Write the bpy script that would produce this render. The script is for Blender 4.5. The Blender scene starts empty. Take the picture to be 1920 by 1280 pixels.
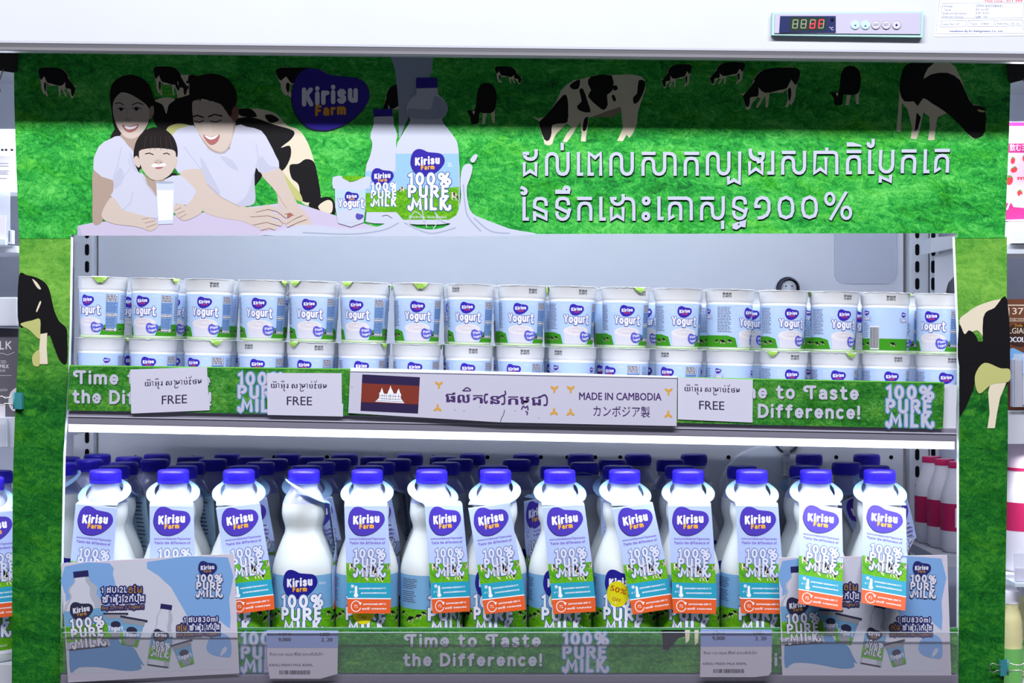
import bpy, bmesh, math, random
from mathutils import Vector, Matrix
from mathutils.geometry import tessellate_polygon
random.seed(7)
S = bpy.context.scene
COL = S.collection
R = math.radians
# ------------------------------------------------------------------ camera, light, exposure
F, D = 2941.0, 2.0          # focal length in pixels of the 1920 px wide frame, distance to the poster plane
cam = bpy.data.cameras.new('camera'); cam.sensor_width = 36; cam.lens = 36 * F / 1920
cam.clip_start = 0.05; cam.clip_end = 50
camo = bpy.data.objects.new('camera', cam); COL.objects.link(camo)
camo.location = (0, -D, 0); camo.rotation_euler = (R(90), 0, 0); S.camera = camo
S.view_settings.view_transform = 'Standard'; S.view_settings.look = 'None'
S.view_settings.gamma = 1; S.view_settings.use_curve_mapping = False
S.view_settings.exposure = 0.0
W = bpy.data.worlds.new('shop_ambient'); S.world = W; W.use_nodes = True
bgn = W.node_tree.nodes['Background']; bgn.inputs[0].default_value = (.86, .88, 1, 1); bgn.inputs[1].default_value = .10

def area(name, loc, rot, sx, sy, power, col, spread=180):
    l = bpy.data.lights.new(name, 'AREA'); l.shape = 'RECTANGLE'; l.size = sx; l.size_y = sy
    l.energy = power; l.color = col; l.spread = R(spread)
    o = bpy.data.objects.new(name, l); COL.objects.link(o); o.location = loc; o.rotation_euler = rot
    return o
# ceiling tube over the aisle: throws the canopy's shadow on the top of the banner
area('ceiling_tube_light', (0.05, -1.624, 1.636), (R(50), 0, 0), 2.8, .2, 100, (.93, .95, 1))
# lamp strip under the canopy, behind the banner
area('canopy_strip_light', (0, .06, .30), (R(-28), 0, 0), 2.1, .05, 9.6, (.84, .89, 1))
# led strip under the front edge of the upper shelf
area('shelf_strip_light', (0, .022, -.1335), (R(-6), R(1.2), 0), 1.13, .012, 1.6, (.82, .90, 1), 145)
# strips under the shelves of the bays on both sides
area('left_bay_strip_light', (-.712, .06, -.1425), (R(-4), 0, 0), .10, .012, .30, (.9, .93, 1), 150)
area('right_bay_strip_light', (.712, .06, -.1385), (R(-4), 0, 0), .10, .012, .30, (.95, .93, 1), 150)

def at(px, py, Y=0.0):
    k = (D + Y) / F
    return Vector(((px - 960) * k, Y, (640 - py) * k))

# ------------------------------------------------------------------ materials
def lin(c):
    c = c / 255
    return c / 12.92 if c <= .04045 else ((c + .055) / 1.055) ** 2.4
def L3(rgb): return (lin(rgb[0]), lin(rgb[1]), lin(rgb[2]), 1)
_m = {}
def mat(name, rgb, rough=.5, spec=.3, metal=0, emit=0, trans=0, alpha=1, mottled=0, sss=0):
    if name in _m: return _m[name]
    m = bpy.data.materials.new(name); m.use_nodes = True
    nt = m.node_tree; b = nt.nodes['Principled BSDF']
    b.inputs['Base Color'].default_value = L3(rgb); b.inputs['Roughness'].default_value = rough
    b.inputs['Specular IOR Level'].default_value = spec; b.inputs['Metallic'].default_value = metal
    if emit:
        b.inputs['Emission Color'].default_value = L3(rgb); b.inputs['Emission Strength'].default_value = emit
    if trans: b.inputs['Transmission Weight'].default_value = trans
    if alpha < 1: b.inputs['Alpha'].default_value = alpha
    if sss:
        b.inputs['Subsurface Weight'].default_value = sss; b.inputs['Subsurface Scale'].default_value = .02
        b.inputs['Subsurface Radius'].default_value = (1, .95, .9)
    if mottled:
        tc = nt.nodes.new('ShaderNodeTexCoord'); n = nt.nodes.new('ShaderNodeTexNoise')
        n.inputs['Scale'].default_value = 14; n.inputs['Detail'].default_value = 4
        r = nt.nodes.new('ShaderNodeValToRGB')
        a = L3(rgb); r.color_ramp.elements[0].position = .3; r.color_ramp.elements[1].position = .7
        r.color_ramp.elements[0].color = (a[0]*(1-mottled), a[1]*(1-mottled), a[2]*(1-mottled), 1)
        r.color_ramp.elements[1].color = (min(1, a[0]*(1+mottled)), min(1, a[1]*(1+mottled)), min(1, a[2]*(1+mottled)), 1)
        nt.links.new(tc.outputs['Object'], n.inputs['Vector']); nt.links.new(n.outputs['Fac'], r.inputs['Fac'])
        nt.links.new(r.outputs['Color'], b.inputs['Base Color'])
    _m[name] = m; return m

def grass(name, dark, mid, light, tint, scale=1.0, blade=1.0, far=None):
    """printed photograph of a meadow: patches, tussocks and fine slanted blades"""
    if name in _m: return _m[name]
    m = bpy.data.materials.new(name); m.use_nodes = True
    nt = m.node_tree; N = nt.nodes; K = nt.links; b = N['Principled BSDF']
    b.inputs['Roughness'].default_value = .55; b.inputs['Specular IOR Level'].default_value = .15
    tc = N.new('ShaderNodeTexCoord')
    def noise(sc, rot, detail, dist, rough=.6):
        mp = N.new('ShaderNodeMapping'); mp.vector_type = 'TEXTURE'; mp.inputs['Scale'].default_value = tuple(1/x for x in sc); mp.inputs['Rotation'].default_value = (0, rot, 0)
        n = N.new('ShaderNodeTexNoise'); n.inputs['Scale'].default_value = 1; n.inputs['Detail'].default_value = detail
        n.inputs['Roughness'].default_value = rough; n.inputs['Distortion'].default_value = dist
        K.new(tc.outputs['Object'], mp.inputs['Vector']); K.new(mp.outputs[0], n.inputs['Vector']); return n.outputs['Fac']
    patch = noise((9*scale, 9, 26*scale), 0, 4, .6)
    tuss = noise((52*scale, 40, 96*scale), .2, 7, 1.6, .78)
    bl1 = noise((430*blade, 50, 120*blade), .5, 4, 2.2, .65)
    bl2 = noise((360*blade, 50, 150*blade), -.35, 4, 2.6, .65)
    def mth(op, a, c):
        x = N.new('ShaderNodeMath'); x.operation = op
        for i, v in enumerate((a, c)):
            if isinstance(v, (int, float)): x.inputs[i].default_value = v
            else: K.new(v, x.inputs[i])
        return x.outputs[0]
    bl = mth('ADD', mth('MULTIPLY', bl1, .5), mth('MULTIPLY', bl2, .5))
    f = mth('ADD', mth('MULTIPLY', patch, .40), mth('ADD', mth('MULTIPLY', tuss, .72), mth('MULTIPLY', bl, .55)))
    f = mth('MULTIPLY', mth('SUBTRACT', f, .835), 2.9)
    f = mth('ADD', f, .5)
    r = N.new('ShaderNodeValToRGB'); e = r.color_ramp.elements
    e[0].position = .05; e[0].color = L3(dark); e[1].position = .95; e[1].color = L3(light)
    x = e.new(.48); x.color = L3(mid)
    K.new(f, r.inputs['Fac'])
    yel = noise((13*scale, 9, 30*scale), .3, 3, .8)
    yr = N.new('ShaderNodeValToRGB'); yr.color_ramp.elements[0].position = .5; yr.color_ramp.elements[1].position = .78
    K.new(yel, yr.inputs['Fac'])
    mx = N.new('ShaderNodeMix'); mx.data_type = 'RGBA'; mx.blend_type = 'MULTIPLY'
    K.new(yr.outputs['Color'], mx.inputs[0]); K.new(r.outputs['Color'], mx.inputs[6]); mx.inputs[7].default_value = L3(tint)
    col = mx.outputs[2]
    if far:                      # the printed photo runs from pale far meadow (top of the sheet) to tall near grass
        sp = N.new('ShaderNodeSeparateXYZ'); K.new(tc.outputs['Object'], sp.inputs[0])
        rg = N.new('ShaderNodeMapRange'); rg.interpolation_type = 'SMOOTHSTEP'; rg.inputs[1].default_value = .36; rg.inputs[2].default_value = .53
        K.new(mth('ADD', sp.outputs[2], mth('MULTIPLY', mth('SUBTRACT', tuss, .5), .12)), rg.inputs[0])
        fr = N.new('ShaderNodeValToRGB'); fr.color_ramp.elements[0].position = .1; fr.color_ramp.elements[1].position = .9
        fr.color_ramp.elements[0].color = L3(far[0]); fr.color_ramp.elements[1].color = L3(far[1]); K.new(f, fr.inputs['Fac'])
        m2 = N.new('ShaderNodeMix'); m2.data_type = 'RGBA'; K.new(rg.outputs[0], m2.inputs[0]); K.new(col, m2.inputs[6]); K.new(fr.outputs['Color'], m2.inputs[7]); col = m2.outputs[2]
    K.new(col, b.inputs['Base Color'])
    _m[name] = m; return m

G_BANNER = grass('printed_meadow', (6, 86, 36), (40, 166, 60), (112, 216, 100), (255, 244, 128))
G_POST = grass('printed_meadow_tall', (4, 62, 22), (24, 108, 34), (70, 148, 42), (255, 232, 84), .8, .8, ((72, 146, 48), (134, 192, 78)))
G_STRIP = grass('printed_meadow_strip', (12, 74, 22), (42, 122, 38), (104, 168, 76), (255, 232, 110), 1.6, 1.1)
G_LABEL = grass('printed_grass_label', (50, 128, 18), (92, 170, 24), (136, 200, 40), (255, 240, 120), 3, 1.5)
WHITE = mat('white_print', (238, 238, 248), .5, .2)
OFFW = mat('paper_white', (206, 203, 222), .6, .2)
GLYPHW = mat('print_lilac_white', (198, 200, 224), .5, .2)
NAVY = mat('print_navy', (28, 30, 110), .5, .2)
LOGO = mat('logo_blue', (48, 34, 158), .45, .25)
LOGOP = mat('logo_purple', (66, 46, 158), .45, .25)
LOGODARK = mat('logo_edge', (34, 26, 84), .45, .25)
FARM = mat('farm_yellow', (244, 172, 40), .5, .2)
FARMR = mat('farm_red', (196, 60, 70), .5, .2)
OUTB = mat('outline_blue', (52, 84, 160), .5, .2)
OUTD = mat('outline_slate', (70, 86, 140), .5, .2)
OUTP = mat('outline_violet', (86, 78, 170), .5, .2)
BLACK = mat('print_black', (22, 20, 24), .5, .25)
GREYT = mat('print_grey', (92, 90, 116), .5, .2)
SKYB = mat('label_sky_blue', (150, 192, 236), .5, .25)
SKYL = mat('label_pale_blue', (184, 208, 244), .5, .25)
COWB = mat('cow_black', (16, 14, 18), .5, .2)
COWW = mat('cow_cream', (226, 214, 190), .5, .2)
COWY = mat('cow_straw', (190, 190, 120), .5, .2)
SHADOWP = mat('print_drop_shadow', (18, 72, 30), .5, .1)
PAINT = mat('cooler_white_paint', (206, 208, 218), .4, .3, mottled=.012)
PAINTG = mat('cooler_grey_paint', (184, 188, 206), .45, .3, mottled=.015)
SLOT = mat('slot_black', (16, 16, 22), .8, .1)
ALU = mat('brushed_rail_grey', (150, 146, 164), .35, .5, metal=.35)
ALUD = mat('trim_dark_grey', (104, 102, 108), .4, .4, metal=.3)
FOAM = mat('foam_board_white', (244, 246, 252), .5, .3)
CLEAR = mat('clear_plastic', (132, 128, 142), .12, .5, alpha=.16)
CLEARE = mat('clear_plastic_edge', (214, 226, 236), .15, .6, alpha=.75)

# ------------------------------------------------------------------ tagging
def tag(o, label=None, cat=None, group=None, kind=None):
    if label: o['label'] = label
    if cat: o['category'] = cat
    if group: o['group'] = group
    if kind: o['kind'] = kind
    return o
def thing(name, loc, label, cat, group=None, rot=(0, 0, 0)):
    o = bpy.data.objects.new(name, None); COL.objects.link(o); o.location = loc; o.rotation_euler = rot
    o.empty_display_size = .02
    return tag(o, label, cat, group)
def link(name, me, parent=None, loc=(0, 0, 0), rot=(0, 0, 0)):
    o = bpy.data.objects.new(name, me); COL.objects.link(o); o.location = loc; o.rotation_euler = rot
    if parent: o.parent = parent
    return o

# ------------------------------------------------------------------ solid mesh builder
class MB:
    def __init__(s): s.v = []; s.f = []; s.m = []; s.mats = []; s.sm = []
    def mi(s, m):
        if m not in s.mats: s.mats.append(m)
        return s.mats.index(m)
    def add(s, vs, fs, m, smooth=False):
        b = len(s.v); s.v += [tuple(x) for x in vs]; k = s.mi(m)
        for f in fs: s.f.append([b + i for i in f]); s.m.append(k); s.sm.append(smooth)
        return s
    def box(s, x0, x1, y0, y1, z0, z1, m, bev=0):
        if bev:
            b = min(bev, abs(x1-x0)*.45, abs(z1-z0)*.45, abs(y1-y0)*.45); bm = bmesh.new()
            bmesh.ops.create_cube(bm, size=1, matrix=Matrix.Translation(((x0+x1)/2, (y0+y1)/2, (z0+z1)/2)) @ Matrix.Diagonal((x1-x0, y1-y0, z1-z0, 1)))
            bmesh.ops.bevel(bm, geom=list(bm.edges), offset=b, segments=2, profile=.7, affect='EDGES')
            bm.verts.ensure_lookup_table()
            for i, v in enumerate(bm.verts): v.index = i
            s.add([v.co for v in bm.verts], [[v.index for v in f.verts] for f in bm.faces], m); bm.free(); return s
        v = [(x, y, z) for x in (x0, x1) for y in (y0, y1) for z in (z0, z1)]
        return s.add(v, [(0,1,3,2), (4,6,7,5), (0,4,5,1), (2,3,7,6), (0,2,6,4), (1,5,7,3)], m)
    def prism(s, pts, y0, y1, m, side=None):
        """outline of (x, z) points, front at y0, back at y1"""
        n = len(pts)
        s.add([(x, y0, z) for x, z in pts], [list(range(n))], m)
        s.add([(x, y1, z) for x, z in pts], [list(range(n))[::-1]], side or m)
        s.add([(x, y0, z) for x, z in pts] + [(x, y1, z) for x, z in pts],
              [(i, i + n, (i + 1) % n + n, (i + 1) % n) for i in range(n)], side or m)
        return s
    def lathe(s, prof, m, n=32, c=(0, 0, 0), a0=0, a1=360, smooth=True):
        """prof: (r, z) from bottom to top"""
        full = abs(a1 - a0) >= 360; k = n if full else n + 1; vs = []; fs = []
        for r, z in prof:
            for i in range(k):
                a = R(a0 + (a1 - a0) * i / n); vs.append((c[0] + r*math.sin(a), c[1] - r*math.cos(a), c[2] + z))
        for j in range(len(prof) - 1):
            for i in range(n):
                i2 = (i + 1) % k
                fs.append((j*k + i, j*k + i2, (j+1)*k + i2, (j+1)*k + i))
        return s.add(vs, fs, m, smooth)
    def disc(s, r, z, m, n=32, c=(0, 0), up=True):
        vs = [(c[0] + r*math.sin(2*math.pi*i/n), c[1] - r*math.cos(2*math.pi*i/n), z) for i in range(n)]
        return s.add(vs, [list(range(n)) if up else list(range(n))[::-1]], m)
    def tube(s, pts, r, m, n=8):
        pts = [Vector(p) for p in pts]; vs = []; fs = []; up = Vector((.13, .29, .94)).normalized()
        for i, p in enumerate(pts):
            d = (pts[min(i+1, len(pts)-1)] - pts[max(i-1, 0)]).normalized()
            a = d.cross(up)
            if a.length < .01: a = d.cross(Vector((1, 0, 0)))
            a.normalize(); b = d.cross(a)
            for j in range(n):
                t = 2*math.pi*j/n; vs.append(p + a*(r*math.cos(t)) + b*(r*math.sin(t)))
        for i in range(len(pts) - 1):
            for j in range(n): fs.append((i*n + j, i*n + (j+1) % n, (i+1)*n + (j+1) % n, (i+1)*n + j))
        fs.append(list(range(n))[::-1]); fs.append([(len(pts)-1)*n + j for j in range(n)])
        return s.add(vs, fs, m, True)
    def mesh(s, name):
        me = bpy.data.meshes.new(name); me.from_pydata(s.v, [], s.f)
        for m in s.mats: me.materials.append(m)
        me.polygons.foreach_set('material_index', s.m); me.polygons.foreach_set('use_smooth', s.sm)
        me.update(); return me
    def build(s, name, parent=None, loc=(0, 0, 0), rot=(0, 0, 0)):
        return link(name, s.mesh(name), parent, loc, rot)
# ------------------------------------------------------------------ flat printed artwork
def crom(pts, n=4, closed=True):
    out = []; k = len(pts)
    for i in range(k if closed else k - 1):
        p0, p1, p2, p3 = ((pts[(i+j) % k] for j in (-1, 0, 1, 2)) if closed else
                          (pts[max(0, min(k-1, i+j))] for j in (-1, 0, 1, 2)))
        for q in range(n):
            t = q/n; t2 = t*t; t3 = t2*t
            out.append(tuple(.5*((2*p1[d]) + (-p0[d]+p2[d])*t + (2*p0[d]-5*p1[d]+4*p2[d]-p3[d])*t2 + (-p0[d]+3*p1[d]-3*p2[d]+p3[d])*t3) for d in (0, 1)))
    if not closed: out.append(tuple(pts[-1]))
    return out
def arc(cx, cy, rx, ry, a0, a1, step=24):
    n = max(2, int(abs(a1 - a0) / step))
    return [(cx + rx*math.cos(R(a0 + (a1-a0)*i/n)), cy + ry*math.sin(R(a0 + (a1-a0)*i/n))) for i in range(n + 1)]
def ell(cx, cy, rx, ry, n=18, rot=0):
    c, s_ = math.cos(R(rot)), math.sin(R(rot))
    return [(cx + rx*math.cos(t)*c - ry*math.sin(t)*s_, cy + rx*math.cos(t)*s_ + ry*math.sin(t)*c) for t in (2*math.pi*i/n for i in range(n))]

_fc = {}
def font_mesh(s, res):
    if (s, res) in _fc: return _fc[(s, res)]
    c = bpy.data.curves.new('txt', 'FONT'); c.body = s; c.size = 1; c.resolution_u = res
    o = bpy.data.objects.new('txt', c); me = o.to_mesh()
    r = ([(v.co.x, v.co.y) for v in me.vertices], [list(p.vertices) for p in me.polygons])
    o.to_mesh_clear(); bpy.data.objects.remove(o); bpy.data.curves.remove(c)
    _fc[(s, res)] = r; return r
CAPH = max(v[1] for v in font_mesh('H', 2)[0])

# stroke alphabet: centre lines, x in cap heights, y 0..1 (x-height .7)
A = arc
_bowl = arc(.22, .35, .22, .35, 0, 360)
GL = {
 'K': (.54, [[(0,0),(0,1)], [(.5,1),(.03,.46)], [(.17,.62),(.54,0)]]),
 'F': (.46, [[(0,0),(0,1),(.46,1)], [(0,.52),(.4,.52)]]),
 'P': (.52, [[(0,0),(0,1),(.26,1)] + A(.26,.73,.26,.27,80,-80) + [(.26,.46),(0,.46)]]),
 'U': (.56, [[(0,1),(0,.3)] + A(.28,.28,.28,.28,180,360) + [(.56,1)]]),
 'R': (.54, [[(0,0),(0,1),(.26,1)] + A(.26,.73,.26,.27,80,-80) + [(.26,.46),(0,.46)], [(.24,.46),(.54,0)]]),
 'E': (.44, [[(.44,1),(0,1),(0,0),(.44,0)], [(0,.52),(.38,.52)]]),
 'M': (.8, [[(0,0),(.1,1),(.4,.28),(.7,1),(.8,0)]]),
 'm_': (.8, [[(-.26,.24),(-.24,.03),(-.1,-.07),(.03,.06),(.08,.4),(.14,1),(.45,.3),(.76,1),(.8,0)]]),
 'k_': (.8, [[(0,0),(0,1)], [(.46,1),(.03,.46)], [(.16,.6),(.34,.22),(.5,-.02),(.66,-.06),(.8,.06),(.8,.3)]]),
 'I': (0, [[(0,0),(0,1)]]), 'L': (.4, [[(0,1),(0,0),(.4,0)]]),
 'T': (.72, [[(.14,.62)] + A(.16,.81,.19,.19,265,100) + [(.16,1),(.72,1)], [(.46,1),(.46,0)]]),
 'D': (.6, [[(.18,0),(0,0),(0,1),(.18,1)] + A(.2,.5,.4,.5,85,-85) + [(.18,0)]]),
 'Y': (.54, [[(0,1),(.27,.46),(.54,1)], [(.27,.46),(.27,0)]]),
 'B': (.5, [[(0,0),(0,1),(.24,1)] + A(.24,.76,.22,.24,80,-80) + [(0,.52),(.24,.52)] + A(.24,.26,.26,.26,80,-80) + [(.24,0),(0,0)]]),
 'O': (.66, [A(.33,.5,.33,.5,90,450)]),
 'G': (.62, [A(.33,.5,.33,.5,50,330) + [(.62,.48),(.36,.48)]]),
 '0': (.54, [A(.27,.5,.27,.5,90,450)]), '1': (.2, [[(0,.84),(.2,1),(.2,0)]]),
 '2': (.46, [A(.23,.74,.23,.26,165,-30) + [(0,0),(.46,0)]]),
 '3': (.46, [A(.2,.75,.24,.25,140,-85) + A(.2,.25,.26,.27,85,-140)]),
 '5': (.46, [[(.42,1),(.06,1),(.02,.56)] + A(.2,.32,.26,.32,110,-140)]),
 '8': (.48, [A(.24,.75,.2,.25,90,450), A(.24,.26,.24,.26,90,450)]),
 '7': (.44, [[(0,1),(.44,1),(.12,0)]]), '9': (.46, [A(.23,.7,.23,.3,0,360) + [(.46,.5),(.3,0)]]),
 '%': (.98, [A(.2,.76,.2,.24,90,450), A(.78,.24,.2,.24,90,450), [(.8,1.02),(.18,-.02)]]),
 '!': (0, [[(0,.34),(0,1)], [(0,0),(0,.03)]]),
 'i': (0, [[(0,0),(0,.68)], [(0,.98),(0,1.02)]]), 'l': (0, [[(0,0),(0,1)]]),
 'r': (.28, [[(0,0),(0,.7)], [(0,.42)] + A(.24,.42,.24,.26,170,75)]),
 's': (.36, [[(.35,.6),(.26,.69),(.12,.7),(.02,.6),(.05,.45),(.2,.37),(.34,.28),(.36,.12),(.24,0),(.1,0),(0,.09)]]),
 'u': (.42, [[(0,.7),(0,.24)] + A(.21,.22,.21,.22,180,350) + [(.42,.3)], [(.42,.7),(.42,0)]]),
 'a': (.42, [[(.05,.6)] + A(.2,.46,.21,.24,120,10) + [(.42,0)], [(.42,.4),(.16,.38),(.01,.28),(.02,.08),(.16,0),(.32,.06),(.42,.18)]]),
 'm': (.76, [[(0,0),(0,.7)], [(0,.42)] + A(.19,.46,.19,.24,170,0) + [(.38,0)], [(.38,.42)] + A(.57,.46,.19,.24,170,0) + [(.76,0)]]),
 'n': (.42, [[(0,0),(0,.7)], [(0,.4)] + A(.21,.46,.21,.24,170,0) + [(.42,0)]]),
 'h': (.42, [[(0,0),(0,1)], [(0,.4)] + A(.21,.46,.21,.24,170,0) + [(.42,0)]]),
 'o': (.46, [A(.23,.35,.23,.35,90,450)]),
 'g': (.44, [_bowl, [(.44,.7),(.44,-.1)] + A(.22,-.1,.22,.2,0,-140)]),
 'd': (.44, [_bowl, [(.44,1),(.44,0)]]), 'b': (.44, [_bowl, [(0,1),(0,0)]]),
 't': (.34, [[(.13,.96),(.13,.2)] + A(.31,.18,.18,.18,180,290), [(0,.7),(.34,.7)]]),
 'e': (.46, [[(.02,.36),(.45,.36)] + A(.23,.36,.22,.34,0,315)]),
 'f': (.34, [[(.36,.98),(.26,1),(.14,.88),(.14,0)], [(0,.7),(.34,.7)]]),
 'c': (.4, [A(.23,.35,.23,.35,55,305)]), 'y': (.44, [[(0,.7),(.22,.05)], [(.44,.7),(.16,-.28),(.04,-.3)]]),
 'p': (.44, [_bowl, [(0,.7),(0,-.3)]]), ',': (0, [[(0,.04),(-.03,-.14)]]), '.': (0, [[(0,0),(0,.03)]]),
 't_': (.46, [[(.15,1.05),(.15,.1)] + A(.33,.06,.18,.26,180,330), [(0,.78),(.42,.78)]]),
 # khmer
 'ដ': (.6, [[(.6,1.12),(.6,.88)] + A(.31,.86,.29,.24,0,-160) + [(.02,.92),(.28,.92)], [(.02,.56),(.02,.04),(.31,.2),(.6,.04),(.6,.56)]]),
 'ប': (.6, [[(0,1),(0,.3)] + A(.3,.3,.3,.3,180,360) + [(.6,1)]]),
 'ថ': (.62, [[(.3,.62),(.05,.62),(.02,.8)] + A(.31,.78,.29,.22,170,0) + [(.6,.2)] + A(.31,.24,.29,.24,0,-180) + [(.02,.4)]]),
 'ែ': (.2, [[(0,1),(0,0),(.2,0)], A(.06,1.22,.1,.12,100,380)]),
 'ម': (.62, [[(0,1),(0,.3)] + A(.15,.25,.15,.25,180,330) + [(.3,.55),(.3,.1),(.6,.1)], [(.6,1),(.6,0)]]),
 'យ': (.9, [[(0,.8)] + A(.16,.8,.16,.2,180,0) + [(.1,.3)] + A(.3,.22,.22,.22,170,360) + [(.55,1)], [(.52,.2),(.66,.02),(.84,.1),(.88,1)]]),
 '៉': (-.3, [[(-.62,1.3),(-.52,1.16),(-.42,1.3),(-.32,1.16),(-.2,1.3)]]),
 'ា': (.3, [[(0,.96),(.14,1)] + A(.12,.8,.18,.2,90,0) + [(.3,0)]]),
 'អ': (.62, [[(0,.05),(0,.6),(.3,.7),(0,.95)], [(.3,.05),(.3,.6),(.6,.8)], [(.6,1),(.6,0)]]),
 '៊': (-.3, [[(-.62,1.2),(-.5,1.34),(-.4,1.2),(-.3,1.34),(-.2,1.2)]]),
 'ួ': (-.3, [[(-.5,-.15),(-.3,-.15),(-.3,-.45)], [(-.3,-.45),(-.5,-.45)]]),
 'រ': (.28, [[(0,.92),(.28,1),(.28,0),(0,.08)]]),
 'ក': (.6, [[(.02,.98),(.6,.98)], [(0,0),(0,.45)] + A(.3,.45,.3,.27,180,0) + [(.6,0)]]),
 'ំ': (-.3, [A(-.45,1.26,.1,.1,90,450)]),
 '៉u': (-.3, [[(-.6,1.2),(-.5,1.34),(-.4,1.2),(-.3,1.34),(-.2,1.2)], [(-.4,-.12),(-.4,-.4)]]),
 'ង': (.6, [[(0,1.1),(0,.85)] + A(.3,.85,.3,.24,180,360) + [(.6,.94),(.32,.94)], [(0,.56),(0,.04),(.3,.2),(.6,.04),(.6,.56)]]),
}
def tokens(s):
    out = []; i = 0
    while i < len(s):
        if s[i:i+2] in GL: out.append(s[i:i+2]); i += 2
        else: out.append(s[i]); i += 1
    return out
def text_width(s, h, w, gap=.09):
    x = 0
    for ch in tokens(s):
        if ch == ' ': x += .36*h
        elif GL[ch][0] >= 0: x += GL[ch][0]*(h-w) + w + gap*h
    return x - gap*h

class Art:
    def __init__(s, M=(1, 0, 0, 1, 0, 0)): s.it = []; s.M = M
    def tr(s, pts):
        a, b, c, d, e, f = s.M
        return [(a*x + c*y + e, b*x + d*y + f) for x, y in pts]
    def raw(s, pts, faces, m, l): s.it.append((s.tr(pts), faces, m, l + (len(s.it) % 18)*.05))
    def poly(s, pts, m, l=1):
        pts = list(pts)
        fs = [list(t) for t in tessellate_polygon([[Vector((x, y, 0)) for x, y in pts]])]
        s.raw(pts, fs, m, l)
    def sm(s, pts, m, l=1, n=4): s.poly(crom(pts, n), m, l)
    def rect(s, x0, y0, x1, y1, m, l=1): s.raw([(x0,y0),(x1,y0),(x1,y1),(x0,y1)], [[0,1,2,3]], m, l)
    def line(s, pts, w, m, l=1, rnd=True):
        p = [pts[0]]
        for q in pts[1:]:
            if math.hypot(q[0]-p[-1][0], q[1]-p[-1][1]) > w*.05: p.append(q)
        if len(p) < 2: s.raw(ell(p[0][0], p[0][1], w/2, w/2, 8), [list(range(8))], m, l); return
        closed = len(p) > 3 and math.hypot(p[0][0]-p[-1][0], p[0][1]-p[-1][1]) < w*.3
        if closed: p = p[:-1]
        n = len(p); Lf = []; Rt = []; h = w/2
        for i in range(n):
            a = p[i-1] if (i > 0 or closed) else None; c = p[(i+1) % n] if (i < n-1 or closed) else None
            d1 = None if a is None else (p[i][0]-a[0], p[i][1]-a[1]); d2 = None if c is None else (c[0]-p[i][0], c[1]-p[i][1])
            def nm(d): k = math.hypot(*d) or 1; return (-d[1]/k, d[0]/k)
            if d1 is None: nx, ny = nm(d2); k = 1
            elif d2 is None: nx, ny = nm(d1); k = 1
            else:
                n1, n2 = nm(d1), nm(d2); nx, ny = n1[0]+n2[0], n1[1]+n2[1]; q = math.hypot(nx, ny)
                if q < .2: nx, ny = n1; k = 1
                else: nx /= q; ny /= q; k = min(1.5, 1/max(.3, nx*n1[0] + ny*n1[1]))
            Lf.append((p[i][0]+nx*h*k, p[i][1]+ny*h*k)); Rt.append((p[i][0]-nx*h*k, p[i][1]-ny*h*k))
        vs = Lf + Rt; fs = [[i, i+1, n+i+1, n+i] for i in range(n-1)]
        if closed: fs.append([n-1, 0, n, 2*n-1])
        s.raw(vs, fs[::2], m, l)          # neighbouring pieces a hair apart, so folded corners never coincide
        if len(fs) > 1: s.raw(vs, fs[1::2], m, l)
        if rnd and not closed:
            for q in (p[0], p[-1]): s.raw(ell(q[0], q[1], h, h, 8), [list(range(8))], m, l)
    def strokes(s, text, x, y, h, w, m, l=1, fit=None, gap=.09, grow=0, rnd=True, dy=0):
        """text set in the stroke alphabet; x, y = left, baseline; h = outer cap height; fit = total width"""
        tw = text_width(text, h, w, gap); sx = fit/tw if fit else 1; cx = 0
        for ch in tokens(text):
            if ch == ' ': cx += .36*h; continue
            g = GL[ch]
            for st in g[1]:
                s.line([(x + (cx + w/2 + px*(h-w))*sx, y + w/2 + py*(h-w) + dy*cx) for px, py in st], w + grow, m, l, rnd)
            if g[0] >= 0: cx += g[0]*(h-w) + w + gap*h
    def font(s, text, x, y, cap, m, l=1, fit=None, align='l', res=2, bold=0):
        vs, fs = font_mesh(text, res)
        if not vs: return
        k = cap/CAPH; x0 = min(v[0] for v in vs); x1 = max(v[0] for v in vs)
        sx = fit/(x1-x0) if fit else k
        ox = x - x0*sx - ({'l': 0, 'c': .5, 'r': 1}[align])*(x1-x0)*sx
        for o in ((0,) if not bold else (-bold/2, bold/2)):
            s.raw([(ox + v[0]*sx + o, y + v[1]*k) for v in vs], fs, m, l)
    def layers(s, z0, f, mb, cuts=None):
        for pts, fs, m, l in s.it:
            mb.add([f(x, y, l) for x, y in pts], fs, m)
    def cut(s, step, axis=0):
        """split all faces along lines of constant x (so they can be wrapped round a bottle)"""
        by = {}
        for pts, fs, m, l in s.it: by.setdefault((id(m), l), [m, l, []])[2].append((pts, fs))
        out = []
        for m, l, lst in by.values():
            bm = bmesh.new()
            for pts, fs in lst:
                vv = [bm.verts.new((x, y, 0)) for x, y in pts]
                for f in fs:
                    if len(set(f)) == len(f):
                        try: bm.faces.new([vv[i] for i in f])
                        except ValueError: pass
            for v in [v for v in bm.verts if not v.link_faces]: bm.verts.remove(v)
            lo = min(v.co.x for v in bm.verts); hi = max(v.co.x for v in bm.verts)
            k = math.ceil(lo/step + 1e-6)
            while k*step < hi - 1e-6:
                bmesh.ops.bisect_plane(bm, geom=bm.verts[:] + bm.edges[:] + bm.faces[:], plane_co=(k*step, 0, 0), plane_no=(1, 0, 0)); k += 1
            bm.verts.index_update()
            out.append(([(v.co.x, v.co.y) for v in bm.verts], [[v.index for v in f.verts] for f in bm.faces], m, l)); bm.free()
        s.it = out; return s
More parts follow.
